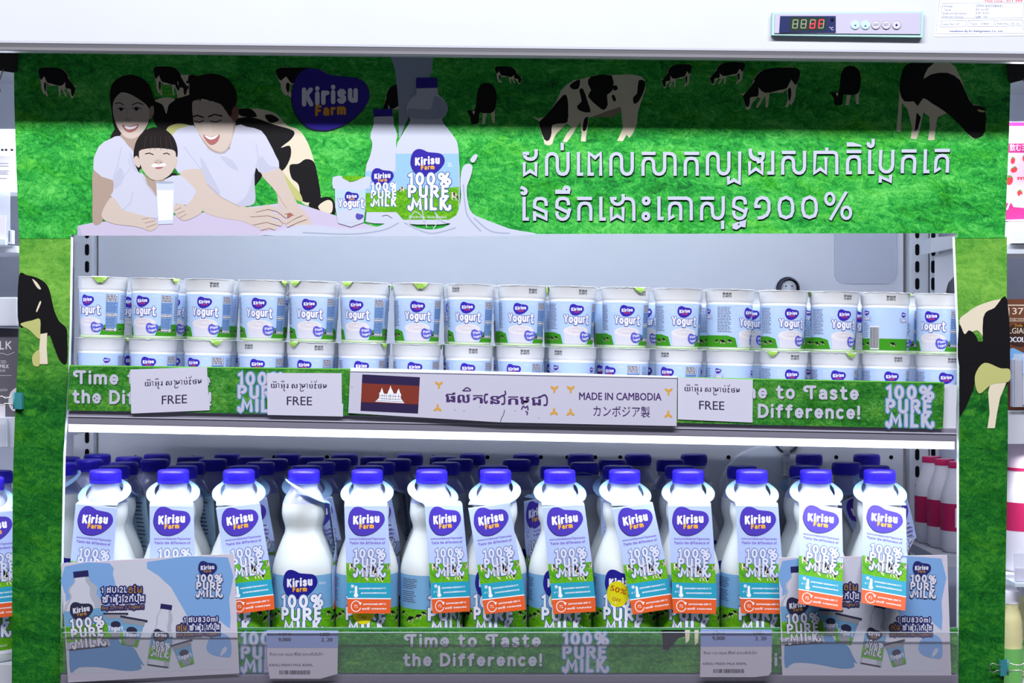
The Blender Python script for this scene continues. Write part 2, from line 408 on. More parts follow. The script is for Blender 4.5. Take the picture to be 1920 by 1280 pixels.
    def to(s, mb, f):
        for pts, fs, m, l in s.it:
            good = []
            for q in fs:
                a = sum(pts[q[i]][0]*pts[q[(i+1) % len(q)]][1] - pts[q[(i+1) % len(q)]][0]*pts[q[i]][1] for i in range(len(q)))
                good.append(q if a > 0 else q[::-1])
            mb.add([f(x, y, l) for x, y in pts], good, m)
        return mb

BLOB = [(228,340),(250,230),(300,175),(360,163),(420,180),(470,205),(560,215),(640,225),(690,255),(715,310),(710,370),(660,440),(580,505),(480,545),(400,548),(330,530),(270,470),(240,410)]
BLOB = [((x-472)/487, -(y-356)/487) for x, y in BLOB]
def logo(a, cx, cy, w, l, blue=None, farm=None, white=None, edge=True, text=True, tilt=.075):
    blue = blue or LOGO; farm = farm or FARM; white = white or WHITE
    if edge: a.poly(crom([(cx - .012*w + x*w, cy - .02*w + y*w) for x, y in BLOB], 3), LOGODARK, l)
    a.poly(crom([(cx + x*w, cy + y*w) for x, y in BLOB], 3), blue, l + 1)
    if text:
        a.strokes('Kirisu', cx - .37*w, cy - .07*w - .03*w, .25*w, .058*w, white, l + 2, fit=.72*w, gap=.12, dy=tilt)
        a.strokes('Farm', cx - .2*w, cy - .225*w, .145*w, .034*w, farm, l + 2, fit=.4*w, gap=.12, dy=tilt*.8)
def pure(a, x0, ytop, w, l, out=None, white=None, grow=.016, shadow=None):
    """100% / PURE / MILK block, w wide"""
    out = out or OUTB; white = white or WHITE; h = .285*w; st = .064*w; k = w*grow
    rows = [('100%', x0 + .05*w, ytop - h, .95*w), ('PURE', x0 + .05*w, ytop - 1.95*h, .9*w), ('m_ILk_', x0 + .10*w, ytop - 2.9*h, .90*w)]
    for i, (t, x, y, f) in enumerate(rows):
        if shadow: a.strokes(t, x + .015*w, y - .02*w, h, st, shadow, l, fit=f, grow=k*2.4)
        a.strokes(t, x, y, h, st, out, l + (1 if shadow else 0) + i*.0, fit=f, grow=k*2, gap=.15)
    for t, x, y, f in rows: a.strokes(t, x, y, h, st, white, l + 2, fit=f, gap=.15)
def yogurt_word(a, x0, y, w, l, out=None, white=None):
    out = out or OUTP; white = white or WHITE; h = w*.33; st = w*.062
    for g, m, q in ((w*.042, out, l), (0, white, l + 1)): a.strokes('Yogurt_', x0, y, h, st, m, q, fit=w, gap=.12, grow=g)
COW = [(840,240),(820,215),(760,200),(640,203),(520,207),(440,230),(390,235),(340,270),(310,300),(280,370),(240,430),(205,470),(165,478),(125,462),(150,482),(175,500),(172,530),(185,570),(200,610),(205,640),(230,650),(255,640),(262,610),(280,575),(310,545),(345,510),(380,535),(345,575),(320,625),(345,630),(375,590),(410,530),(430,500),(440,570),(435,622),(465,625),(470,580),(480,520),(485,470),(540,470),(640,470),(690,430),(695,480),(700,540),(665,620),(700,622),(725,580),(740,602),(765,570),(790,510),(795,440),(820,360),(845,290)]
COWP = [[(240,430),(325,330),(350,350),(355,420),(350,500),(310,510),(255,520),(250,570),(235,615),(205,612),(174,530),(176,495),(205,470)],
        [(500,213),(630,207),(635,300),(600,330),(605,390),(580,425),(540,400),(480,340),(500,300),(480,260)],
        [(365,270),(400,242),(430,235),(420,290),(380,292)], [(425,300),(450,293),(480,380),(495,440),(430,430),(410,400),(440,370)],
        [(800,238),(840,245),(835,300),(800,370),(770,385),(765,345),(790,320)], [(635,275),(660,270),(668,292),(645,303)], [(630,335),(645,330),(658,365),(640,368)], [(456,482),(482,472),(468,550),(446,552)]]
COWP2 = COWP[:1] + [[(300,330),(390,240),(520,208),(640,204),(790,206),(845,245),(830,330),(790,390),(740,330),(690,420),(600,440),(540,455),(430,470),(360,420)], [(700,440),(735,420),(740,500),(715,560)]]
def cow(a, x0, y0, x1, y1, l, flip=False, patches=None, white=None):
    """grazing cow in the box x0..x1, y0 (top)..y1 (bottom), y down"""
    def f(p):
        u = (p[0]-125)/720; v = (p[1]-200)/450
        if flip: u = 1 - u
        return (x0 + u*(x1-x0), -(y0 + v*(y1-y0)))
    a.poly([f(p) for p in COW], white or COWW, l)
    for q in (patches or COWP): a.poly(crom([f(p) for p in q], 2), COWB, l + 1)
def cow_back(a, x0, y0, x1, y1, l):
    """black cow seen from behind / the front, head down on the left"""
    def f(u, v): return (x0 + u*(x1-x0), -(y0 + v*(y1-y0)))
    a.poly([f(*p) for p in [(.55,.6),(.5,.98),(.6,.98),(.68,.7),(.8,.65),(.85,.95),(.93,.95),(.95,.6)]], COWW, l)
    a.sm([f(*p) for p in [(.35,.2),(.5,.02),(.75,0),(.95,.12),(1,.4),(.9,.68),(.6,.72),(.42,.72),(.38,.95),(.15,.97),(.1,.8),(0,.66),(.15,.65),(.28,.6)]], COWB, l + 1)
    a.poly([f(*p) for p in [(.16,.68),(.26,.66),(.24,.76)]], COWW, l + 2)
def flat(a, Y, dy=.0002):
    """px artwork (x, -y) on an upright plane at depth Y; higher layers a hair nearer"""
    k = (D + Y) / F
    return lambda x, y, l: ((x - 960)*k, Y - dy*l, (640 + y)*k)
def neg(pts): return [(x, -y) for x, y in pts]
def crop(ox, oy, sc): return lambda pts: [(ox + x/sc, -(oy + y/sc)) for x, y in pts]
def board(name, outline, Y, thick, front, side, art=None, parent=None, dy=.0002, label=None, cat=None, group=None):
    """flat printed sheet: outline in px (y down), front at depth Y, with its artwork in the same mesh"""
    mb = MB(); k = (D + Y)/F
    c = at(sum(p[0] for p in outline)/len(outline), max(p[1] for p in outline), Y)
    P = [((x-960)*k, (640-y)*k) for x, y in outline]
    a2 = sum(P[i][0]*P[(i+1) % len(P)][1] - P[(i+1) % len(P)][0]*P[i][1] for i in range(len(P)))
    if a2 < 0: P = P[::-1]
    mb.prism(P, Y, Y + thick, front, side)
    if art: art.to(mb, flat(art, Y, dy))
    mb.v = [(x - c.x, y - c.y, z - c.z) for x, y, z in mb.v]
    o = mb.build(name, parent, c)
    return tag(o, label, cat, group)
# ================================================================== the cooler
cooler = thing('display_cooler', (0, 0, -.45), 'white open-front refrigerated display cooler holding the milk and yogurt', 'refrigerator')
def cpart(mb, name): 
    mb.v = [(x, y, z + .45) for x, y, z in mb.v]; return mb.build(name, cooler)
HR = R(.62)                                   # the canopy hangs a little lower on the right
ROOF_Y = -.092
def hz(px, py, Y=ROOF_Y):                       # canopy line: z at the middle, then tilted
    return (640 - py)*(D + Y)/F
mb = MB()
mb.box(-1.15, 1.15, ROOF_Y, ROOF_Y + .02, .0, .40, PAINT, .003); mb.box(-1.15, 1.15, ROOF_Y + .02, .535, .05, .40, PAINT)
can = mb.mesh('canopy')
canopy = link('canopy', can, cooler, (0, 0, hz(960, 91) + .45), (0, HR, 0))
mb = MB(); zt = 0
mb.box(-1.15, 1.15, ROOF_Y - .001, ROOF_Y + .012, -.0052, -.0005, ALUD)
mb.box(-1.15, 1.15, ROOF_Y - .003, ROOF_Y + .010, -.0088, -.0052, mat('trim_mid_grey', (126, 124, 130), .4, .4))
mb.box(-1.15, 1.15, ROOF_Y - .002, ROOF_Y + .012, -.0098, -.0088, mat('trim_light', (176, 176, 184), .4, .4))
link('canopy_trim', mb.mesh('canopy_trim'), canopy)
BW = .525                                        # depth of the rear wall
def bx_(px): return (px - 960)*(D + BW)/F
def bz_(py): return (640 - py)*(D + BW)/F
mb = MB()
mb.box(bx_(184), bx_(1694), BW, BW + .02, bz_(1300), .42, PAINT, .002)
cpart(mb, 'rear_panel')
mb = MB(); mb.box(-1.15, bx_(140), BW + .004, BW + .024, bz_(1300), .42, PAINTG); cpart(mb, 'rear_panel')
mb = MB(); mb.box(bx_(1742), 1.15, BW + .004, BW + .024, bz_(1300), .42, PAINTG); cpart(mb, 'rear_panel')
def upright(x0, x1, xs, ys, h=22):
    mb = MB(); mb.box(bx_(x0), bx_(x1), BW - .018, BW + .01, bz_(1300), .42, PAINT, .003)
    k = (D + BW - .019)/F
    for x in xs:
        for y in ys:
            a = [(p[0], p[1]) for p in arc(x, -(y - h/2 + 4), 4, 4, 0, 180, 45) + arc(x, -(y + h/2 - 4), 4, 4, 180, 360, 45)]
            mb.add([((q - 960)*k, BW - .0185, (640 + r)*k) for q, r in a], [list(range(len(a)))], SLOT)
    cpart(mb, 'slotted_upright')
sl = list(range(340, 1240, 32))
upright(143, 181, [163], sl); upright(1700, 1736, [1720], sl)
upright(1738, 1756, [1750], sl, 24)
# row of screw holes in the rear panel
mb = MB(); k = (D + BW - .001)/F
for x in [254, 361, 436, 514, 562, 613, 714, 813, 914, 1014, 1064, 1116, 1163, 1366, 1416, 1568, 1671]:
    mb.add([((x + 4*math.cos(t) - 960)*k, BW - .0008, (640 - 857 + 4*math.sin(t))*k) for t in (2*math.pi*i/10 for i in range(10))], [list(range(10))], SLOT)
cpart(mb, 'screw_holes')
# shallow recessed panel
def rrect(x0, y0, x1, y1, r, n=6):
    out = []
    for cx, cy, a in ((x1-r, y1-r, 0), (x0+r, y1-r, 90), (x0+r, y0+r, 180), (x1-r, y0+r, 270)):
        out += [(cx + r*math.cos(R(a + 90*i/n)), cy + r*math.sin(R(a + 90*i/n))) for i in range(n + 1)]
    return out
mb = MB(); o1 = rrect(bx_(1564), bz_(532), bx_(1680), bz_(380), .017)
mb.prism(o1, BW - .0022, BW, PAINTG, mat('panel_lip', (170, 172, 188), .5)); cpart(mb, 'cover_plate')
# socket in its round collar
cx, cz = bx_(1476), bz_(541)
mb = MB(); mb.lathe([(.0, .0), (.019, .0), (.0165, .002), (.0165, .02), (.0145, .021)], mat('socket_collar', (70, 68, 84), .5), 28)
mb.lathe([(.0205, 0), (.0195, .004), (.0185, .004)], PAINTG, 28)
mb.lathe([(0, .0155), (.0125, .0155), (.0125, .0)], PAINT, 24)
for ang in (90, 215, 325): mb.disc(.0012, .0165, SLOT, 10, (.006*math.cos(R(ang)), -.006*math.sin(R(ang))))
so = link('socket', mb.mesh('socket'), cooler, (cx, BW, cz + .45), (R(90), 0, 0))
# round access cover low on the rear wall with the lead of the shelf light in front of it
mb = MB(); c0 = (bx_(1437), bz_(925)); mb.lathe([(.0775, 0), (.0765, .004), (.074, .006), (0, .006)], mat('cover_paint', (206, 212, 226), .45), 48)
link('round_cover', mb.mesh('round_cover'), cooler, (c0[0], BW, c0[1] + .45), (R(90), 0, 0))
mb = MB(); mb.lathe([(.019, 0), (.0185, .003), (.015, .003), (.0145, 0)], mat('grommet', (74, 74, 88), .6), 28)
link('grommet', mb.mesh('grommet'), cooler, (bx_(1474), BW - .004, bz_(828) + .45), (R(90), 0, 0))
mb = MB(); pts = [(bx_(1472), BW - .012, bz_(800)), (bx_(1472), BW - .014, bz_(850)), (bx_(1474), BW - .012, bz_(900)), (bx_(1478), BW - .012, bz_(960)), (bx_(1478), BW - .012, bz_(1100))]
mb.tube(pts, .0055, mat('lead_white', (206, 208, 216), .5), 10)
for yy in (848, 862, 888): mb.box(bx_(1466), bx_(1480), BW - .021, BW - .006, bz_(yy + 2), bz_(yy), PAINT, .001)
cpart(mb, 'light_lead')
# bracket of the next bay (upper right, seen through the opening)
mb = MB()
q = lambda pts, Y: [((x-960)*(D+Y)/F, (640-y)*(D+Y)/F) for x, y in pts]
mb.prism(q([(1753,480),(1753,640),(1770,560),(1778,530),(1800,505),(1800,462)], .40)[::-1], .40, .402, PAINT)
mb.prism(q([(1746,474),(1800,462),(1800,440),(1746,446)], .38), .38, .44, PAINT)
cpart(mb, 'bracket_plate')
mb = MB(); mb.box(bx_(1776), bx_(1840), BW - .06, BW, bz_(660), bz_(505), mat('dark_recess', (92, 90, 100), .7)); cpart(mb, 'air_duct')
# deck under the bottles
DECK_Z = -.4085
mb = MB(); mb.box(-.605, .605, .016, BW, DECK_Z - .02, DECK_Z, PAINT)
deck = cpart(mb, 'deck')
mb = MB(); mb.box(-1.15, 1.15, .03, .54, -.95, -.47, PAINTG, .004); cpart(mb, 'base_panel')

# ---------------------------------------------------------------- thermostat and sticker on the canopy
def on_canopy(art, outline, name, thick, front, side, lbl, cat, Yf):
    return board(name, outline, Yf, thick, front, side, art, None, .00012, lbl, cat)
c = crop(1400, 0, 3.692)
th = board('thermostat_display', [(1447, 66), (1448, 23), (1732, 21), (1730, 70)], ROOF_Y - .0072, .0072, mat('thermostat_edge', (176, 214, 208), .25, .5), mat('thermostat_side', (150, 196, 196), .3, .5), None, None,
           .00012, 'slim digital thermostat with red readout and round buttons on the white canopy', 'thermostat')
def sub(name, outline, Y, thick, m, art=None, side=None, dy=.00012):
    o = board(name, outline, Y, thick, m, side or m, art, None, dy)
    w = o.location.copy(); o.parent = th; o.location = w - th.location; return o
sub('face_plate', [(1452, 62), (1453, 26), (1727, 24), (1726, 64)], ROOF_Y - .0086, .002, mat('thermostat_face', (190, 184, 206), .35, .4))
a = Art(); G = mat('segment_dim', (150, 160, 130), .5); RD = mat('segment_red', (255, 40, 60), .5, emit=2.2)
a.poly(c([(300,118),(550,122),(550,212),(296,215)]), mat('readout_glass', (40, 54, 46), .3), 1)
SEG = {'a': ((0,1),(1,1)), 'b': ((1,1),(1,.5)), 'c': ((1,.5),(1,0)), 'd': ((0,0),(1,0)), 'e': ((0,.5),(0,0)), 'f': ((0,1),(0,.5)), 'g': ((0,.5),(1,.5))}
for dx, on in ((320, ''), (378, ''), (440, 'bcdeg'), (500, 'aefg')):
    for nme, (p, q2) in SEG.items():
        lit = nme in on
        pp = [(dx + p[0]*32 + (p[1]-.5)*6, 194 - p[1]*56), (dx + q2[0]*32 + (q2[1]-.5)*6, 194 - q2[1]*56)]
        mx, my = (pp[0][0]+pp[1][0])/2, (pp[0][1]+pp[1][1])/2
        pp = [(mx + (x-mx)*.84, my + (y-my)*.84) for x, y in pp]
        a.line(c(pp), 1.7, RD if lit else G, 3 if lit else 2)
a.font('°C', 1400 + 572/3.692, -(208/3.692), 5.4, WHITE, 2)
a.poly(c(ell(592, 138, 12, 12)), SLOT, 2)
sub('display', [(1461, 61), (1463, 30), (1567, 30), (1567, 61)], ROOF_Y - .0094, .001, mat('display_navy', (36, 44, 92), .3, .4), a)
for i, (bx, tx, cy_) in enumerate(((752, '▼', 1), (822, '▲', 1), (894, 'DISP', 0), (966, 'SET', 0), (1037, '●', 0))):
    a = Art(); rim = mat('button_rim', (120, 116, 140), .5); fc = mat('button_cyan', (190, 222, 230), .4) if cy_ else mat('button_face', (204, 200, 216), .4)
    a.poly(c(ell(bx, 172, 31, 30, 24)), rim if not cy_ else fc, 1); a.poly(c(ell(bx, 172, 28.5, 27.5, 24)), fc, 2)
    if len(tx) > 1: a.font(tx, 1400 + bx/3.692, -(180/3.692), 4.4, GREYT, 3, align='c', fit=9.5)
    elif tx == '●': a.poly(c(ell(bx, 174, 8, 8, 14)), NAVY, 3)
    else: a.poly(c([(bx-9, 172), (bx+9, 172), (bx, 184)] if tx == '▼' else [(bx-9, 184), (bx+9, 184), (bx, 172)]), NAVY, 3)
    sub('button', [(1400 + (bx + 30*math.cos(t))/3.692, (172 + 29*math.sin(t))/3.692) for t in (2*math.pi*j/20 for j in range(20))], ROOF_Y - .0096, .001, fc, a)
c = crop(1740, 0, 10.667); a = Art(); LN = mat('sticker_line', (120, 122, 150), .5); TX = mat('sticker_ink', (96, 96, 128), .5)
def frame(a, pts, w, m, l): p = c(pts); a.line(p + [p[0], ((p[0][0]*.6+p[1][0]*.4), (p[0][1]*.6+p[1][1]*.4))], w, m, l, False)
frame(a, [(240,-60),(155,680),(1895,665),(1960,-60)], .5, LN, 1)
frame(a, [(290,68),(258,370),(1890,358),(1915,55)], .5, LN, 1)
frame(a, [(248,418),(236,540),(750,530),(768,408)], .5, LN, 1); frame(a, [(806,410),(792,530),(1312,525),(1330,402)], .5, LN, 1)
frame(a, [(1358,405),(1346,525),(1868,518),(1884,398)], .5, LN, 1)
for t, x, y, h, w in (('Model', 315, 142, 36, 178), ('Temp', 312, 212, 34, 150), ('Defrost Duration', 298, 285, 36, 480), ('Defrost Group', 288, 355, 34, 415),
        (': CPW-EXC084(E)', 925, 138, 42, 565), (': 5C to 0C', 920, 208, 36, 300), (': 3,9,15,21', 910, 278, 34, 308), (': GR. 10', 910, 356, 36, 270),
        ('Case No. 27', 268, 500, 36, 362), ('Type :  D&D', 832, 492, 36, 390), ('Add No. :D-15', 1378, 490, 34, 435)):
    p = c([(x, y)])[0]; a.font(t, p[0], p[1], h/10.667, TX, 1, fit=w/10.667)
p = c([(435, 640)])[0]; a.font('Installation By EC Refrigeration Co., Ltd', p[0], p[1], 3.4, NAVY, 1, fit=1050/10.667, bold=.25)
p = c([(1145, 42)])[0]; a.font('Hot Line : 011 999 878', p[0], p[1], 4.4, mat('print_red', (214, 40, 70), .5), 1, fit=86, bold=.3)
board('specification_sticker', [(1752, 69), (1762, -14), (1926, -16), (1920, 67)], ROOF_Y - .0004, .0004, mat('sticker_white', (232, 236, 250), .35, .4), FOAM, a, None, .0001,
      'white printed case data sticker with boxed lines at the right end of the canopy', 'sticker')

# ================================================================== banner
def skin(name, rgb): return mat(name, rgb, .55, .2)
SK = skin('print_skin', (207, 190, 179)); SKD = skin('print_skin_tan', (175, 152, 139)); SKS = skin('print_skin_dark', (138, 98, 84))
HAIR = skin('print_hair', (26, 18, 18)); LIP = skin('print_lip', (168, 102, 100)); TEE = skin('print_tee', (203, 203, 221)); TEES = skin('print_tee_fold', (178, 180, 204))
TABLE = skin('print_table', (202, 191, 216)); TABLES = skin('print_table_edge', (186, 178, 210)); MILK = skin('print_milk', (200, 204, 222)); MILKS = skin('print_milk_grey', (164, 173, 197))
a = Art()
# far cows
cow(a, 72, 126, 146, 184, 1, True, COWP2); cow(a, 288, 124, 356, 182, 1, True, COWP2); cow(a, 326, 140, 420, 212, 1, True)
cow(a, 517, 126, 650, 186, 1, True, COWP2); cow(a, 712, 158, 762, 236, 1, False, COWP2)
cow(a, 928, 124, 981, 158, 1, True, COWP2); cow_back(a, 876, 156, 931, 234, 1)
cow(a, 1238, 120, 1297, 166, 1, False, COWP2); cow(a, 1327, 116, 1397, 160, 1, False, COWP2); cow(a, 1386, 126, 1500, 206, 1, False, COWP2)
cow_back(a, 1557, 124, 1614, 199, 1)
# main cow
c = crop(960, 80, 3.369)
a.poly(c(COW), COWW, 2)
for q_ in COWP: a.poly(crom(c(q_), 2), COWB, 3)
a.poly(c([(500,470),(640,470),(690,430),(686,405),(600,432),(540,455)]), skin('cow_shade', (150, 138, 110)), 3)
# big cow at right
c = crop(1360, 80, 3.368)
a.poly(c([(1100,290),(1120,170),(1180,125),(1330,112),(1400,115),(1450,150),(1490,230),(1520,320),(1560,390),(1600,395),(1640,410),(1640,560),(1600,600),(1560,605),(1500,540),(1470,480),(1410,440),(1340,470),(1325,560),(1320,615),(1280,615),(1290,540),(1290,470),(1250,440),(1225,560),(1205,610),(1170,605),(1180,540),(1150,420),(1115,380),(1108,560),(1080,560),(1092,420)]), COWW, 2)
a.poly(crom(c([(1120,170),(1180,125),(1330,112),(1280,160),(1250,230),(1300,200),(1400,190),(1480,235),(1520,320),(1565,395),(1640,410),(1640,560),(1600,600),(1560,600),(1500,540),(1440,480),(1380,430),(1300,380),(1250,350),(1215,400),(1190,370),(1130,370),(1100,300)]), 2), COWB, 3)
a.poly(c([(1590,420),(1640,430),(1635,440),(1600,436)]), COWY, 4); a.poly(c([(1208,440),(1235,470),(1215,545),(1195,560)]), COWB, 3)
# big cow behind the family
c = crop(0, 80, 3.0)
a.sm(c([(850,340),(900,310),(1000,312),(1100,300),(1110,470),(980,490),(880,470)]), COWB, 2); a.sm(c([(870,325),(930,308),(985,318),(950,350),(935,400),(915,350)]), COWW, 3)
a.sm(c([(940,480),(1000,455),(1075,470),(1080,520),(960,520)]), COWY, 3)
a.sm(c([(1340,380),(1400,370),(1490,378),(1560,405),(1615,465),(1680,490),(1730,560),(1765,660),(1785,740),(1800,860),(1870,880),(1885,960),(1840,960),(1740,920),(1700,900),(1640,830),(1560,700),(1400,800),(1300,700),(1250,500)]), COWW, 2)
a.sm(c([(1310,450),(1370,420),(1440,425),(1540,460),(1650,495),(1640,540),(1580,590),(1630,580),(1635,640),(1600,710),(1560,720),(1545,640),(1440,800),(1380,780),(1280,600)]), COWB, 3)
a.sm(c([(1340,375),(1410,372),(1445,415),(1390,418),(1345,405)]), COWB, 3); a.sm(c([(1490,410),(1530,405),(1570,435),(1520,450)]), COWB, 3)
a.sm(c([(1630,690),(1680,680),(1720,655),(1765,670),(1785,740),(1805,870),(1790,895),(1700,890),(1680,800),(1640,760)]), COWB, 3)
a.sm(c([(1590,730),(1640,790),(1690,850),(1700,895),(1650,870),(1600,800)]), COWY, 3)
a.sm(c([(1735,910),(1790,875),(1860,870),(1888,920),(1880,968),(1840,965),(1780,950)]), COWB, 4); a.sm(c([(1790,920),(1840,885),(1870,900),(1865,955),(1820,955)]), COWW, 5)
# table
a.poly(c([(436,1030),(520,1012),(1100,960),(1560,905),(1680,905),(1930,985),(2300,1085),(436,1085)]), TABLE, 6)
a.poly(c([(436,1030),(436,1085),(462,1085),(452,1045)]), TABLES, 7)
# woman
W1 = crop(170, 130, 4.128)
a.sm(W1([(150,540),(200,450),(260,470),(230,520)]), HAIR, 6)
a.sm(W1([(148,200),(170,110),(240,55),(320,42),(400,70),(455,125),(485,210),(488,300),(450,420),(380,520),(230,500),(180,440),(165,330)]), HAIR, 7)
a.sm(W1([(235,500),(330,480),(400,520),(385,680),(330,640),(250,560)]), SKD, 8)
a.sm(W1([(455,300),(485,285),(490,340),(465,385),(450,370)]), SKD, 8)
a.sm(W1([(172,280),(190,225),(235,180),(300,190),(380,235),(445,290),(455,360),(440,430),(390,500),(330,535),(270,525),(215,460),(180,370)]), SK, 9)
a.sm(W1([(235,180),(300,178),(390,225),(455,300),(460,240),(400,160),(300,140),(220,150),(180,230)]), HAIR, 10)
a.line(W1([(190,265),(225,258),(255,275)]), 1.6, HAIR, 11); a.line(W1([(320,275),(365,258),(405,272)]), 1.6, HAIR, 11)
a.poly(W1(ell(236, 311, 28, 12)), TEE, 11); a.poly(W1(ell(355, 309, 31, 12)), TEE, 11); a.poly(W1(ell(236, 310, 15, 12)), HAIR, 12); a.poly(W1(ell(355, 308, 16, 12)), HAIR, 12); a.line(crom(W1([(206,306),(236,297),(268,308)]), 3, False), 1.3, HAIR, 13); a.line(crom(W1([(322,304),(355,294),(390,306)]), 3, False), 1.3, HAIR, 13)
a.poly(W1(ell(288, 388, 30, 15)), skin('print_nose', (190, 172, 160)), 10); a.line(W1([(288,300),(275,370),(290,390)]), 1.0, SKD, 10)
a.sm(W1([(245,430),(300,440),(370,425),(355,465),(310,488),(270,475)]), LIP, 11); a.sm(W1([(262,438),(310,446),(360,434),(340,456),(300,465),(275,458)]), WHITE, 12)
a.sm(W1([(60,600),(150,540),(225,515),(290,590),(335,640),(380,780),(360,830),(180,860),(20,775)]), TEE, 8, 2); a.sm(W1([(170,850),(330,780),(380,800),(330,960),(170,960)]), TEE, 8)
a.line(W1([(175,850),(210,740),(240,600)]), 1.2, TEES, 9); a.line(W1([(290,690),(310,760),(250,840)]), 1.0, TEES, 9)
a.sm(W1([(20,785),(100,800),(172,855),(170,960),(110,1080),(85,1185),(20,1190),(15,1000)]), SKD, 8)
# man
M1 = crop(330, 120, 4.0)
a.sm(M1([(100,215),(110,130),(170,90),(270,72),(360,95),(430,160),(458,250),(440,330),(400,400),(340,300),(240,270),(150,270),(115,400)]), HAIR, 8)
a.sm(M1([(415,360),(440,318),(470,330),(465,400),(435,440),(415,430)]), SKS, 9)
a.sm(M1([(180,500),(330,560),(440,420),(430,580),(330,690),(230,640)]), SKD, 9)
a.sm(M1([(122,300),(150,272),(250,285),(330,300),(400,390),(430,440),(420,560),(380,640),(330,660),(260,630),(200,560),(150,490),(130,420)]), SK, 10)
a.sm(M1([(118,330),(120,260),(230,240),(340,270),(420,380),(400,300),(330,180),(160,180),(105,240)]), HAIR, 11)
a.line(M1([(130,395),(160,385),(205,400)]), 2.6, HAIR, 11); a.line(M1([(245,395),(290,378),(345,390)]), 2.6, HAIR, 11)
a.line(M1([(140,428),(175,438),(205,425)]), 1.8, HAIR, 11); a.line(M1([(260,428),(300,436),(340,420)]), 1.8, HAIR, 11)
a.sm(M1([(195,480),(225,425),(250,440),(278,490),(250,520),(210,522)]), skin('print_skin_light', (213, 196, 183)), 11)
a.sm(M1([(205,530),(260,545),(328,530),(310,585),(265,608),(225,575)]), LIP, 11); a.sm(M1([(212,535),(265,548),(318,532),(290,560),(250,565)]), WHITE, 12)
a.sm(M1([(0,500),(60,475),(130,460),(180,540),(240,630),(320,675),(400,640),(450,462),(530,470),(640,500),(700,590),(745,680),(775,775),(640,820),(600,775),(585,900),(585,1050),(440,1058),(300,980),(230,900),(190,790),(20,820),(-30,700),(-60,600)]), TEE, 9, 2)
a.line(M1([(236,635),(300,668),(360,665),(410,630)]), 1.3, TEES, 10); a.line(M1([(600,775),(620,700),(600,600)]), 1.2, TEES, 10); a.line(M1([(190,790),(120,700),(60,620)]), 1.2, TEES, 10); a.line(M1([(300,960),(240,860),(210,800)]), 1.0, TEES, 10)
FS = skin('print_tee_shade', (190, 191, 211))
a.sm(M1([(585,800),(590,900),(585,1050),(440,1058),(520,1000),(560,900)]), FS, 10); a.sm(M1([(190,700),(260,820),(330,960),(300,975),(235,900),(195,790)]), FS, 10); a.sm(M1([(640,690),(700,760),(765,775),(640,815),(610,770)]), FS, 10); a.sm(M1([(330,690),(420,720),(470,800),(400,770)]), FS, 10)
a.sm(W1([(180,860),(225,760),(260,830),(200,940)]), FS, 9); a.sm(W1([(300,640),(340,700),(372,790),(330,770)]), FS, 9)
a.sm(M1([(30,815),(185,790),(230,880),(330,990),(480,1060),(640,1090),(720,1110),(700,1240),(600,1220),(500,1180),(330,1150),(200,1100),(100,950)]), SK, 10)
a.sm(M1([(640,820),(775,780),(850,930),(920,1060),(980,1120),(1010,1205),(900,1215),(830,1110),(770,1060),(750,960)]), SK, 9)
a.line(M1([(235,900),(340,1000),(480,1070)]), 1.0, SKD, 11); a.line(M1([(760,970),(800,1040),(830,1080)]), .9, SKD, 11)
for pp in ([(600,1095),(690,1072),(760,1090),(825,1140)], [(560,1130),(690,1120),(770,1145),(805,1180)], [(580,1190),(680,1170),(750,1190),(785,1200)], [(640,1230),(700,1215),(740,1228)]):
    a.line(M1(pp), 8, SK, 12); a.line(M1([(p[0], p[1] + 17) for p in pp]), .9, SKS, 13)
for pp in ([(820,1110),(860,1100),(890,1120)], [(830,1185),(900,1140),(950,1120)], [(840,1208),(920,1170),(980,1150)], [(900,1215),(960,1195),(1000,1200)]):
    a.line(M1(pp), 8, SK, 14); a.line(M1([(p[0] - 3, p[1] + 17) for p in pp]), .9, SKS, 15)
a.sm(M1([(840,1120),(880,1115),(900,1130),(860,1160),(835,1155)]), LIP, 13)
# child
a.sm(W1([(335,700),(345,580),(400,490),(480,450),(560,458),(630,510),(668,590),(672,680),(640,740),(400,760),(380,805)]), HAIR, 12)
a.sm(W1([(580,850),(640,800),(675,830),(600,870)]), HAIR, 12)
a.sm(W1([(335,690),(360,670),(385,720),(375,760),(345,735)]), SK, 12); a.sm(W1([(655,690),(672,680),(665,740),(645,760)]), SK, 12)
a.sm(W1([(405,810),(480,860),(580,850),(560,930),(510,985),(440,900)]), SKD, 13)
a.sm(W1([(375,640),(400,610),(520,600),(640,620),(662,680),(655,750),(610,820),(540,855),(470,850),(410,790),(382,720)]), SK, 14)
a.sm(W1([(360,640),(380,560),(470,500),(580,510),(650,580),(665,650),(640,625),(560,612),(480,610),(400,620)]), HAIR, 15)
[a.line(W1([(x0, 520), (x0 + dx, 622)]), .8, skin('print_hair_shine', (60, 50, 50)), 16) for x0, dx in ((430,-18),(470,-8),(500,0),(540,4),(580,14),(610,24))]
a.line(W1([(425,655),(455,648),(485,660)]), 1.7, HAIR, 16); a.line(W1([(565,655),(590,648),(612,660)]), 1.7, HAIR, 16)
a.sm(W1([(488,715),(525,695),(562,715),(545,728),(505,728)]), skin('print_nose', (190, 172, 160)), 15); a.poly(W1(ell(508, 722, 7, 4, 8)), SKS, 16); a.poly(W1(ell(546, 722, 7, 4, 8)), SKS, 16)
a.sm(W1([(470,745),(500,728),(528,738),(560,726),(585,738),(570,752),(528,755),(490,758)]), WHITE, 17); a.sm(W1([(495,752),(528,748),(565,752),(545,768),(510,770)]), LIP, 16)
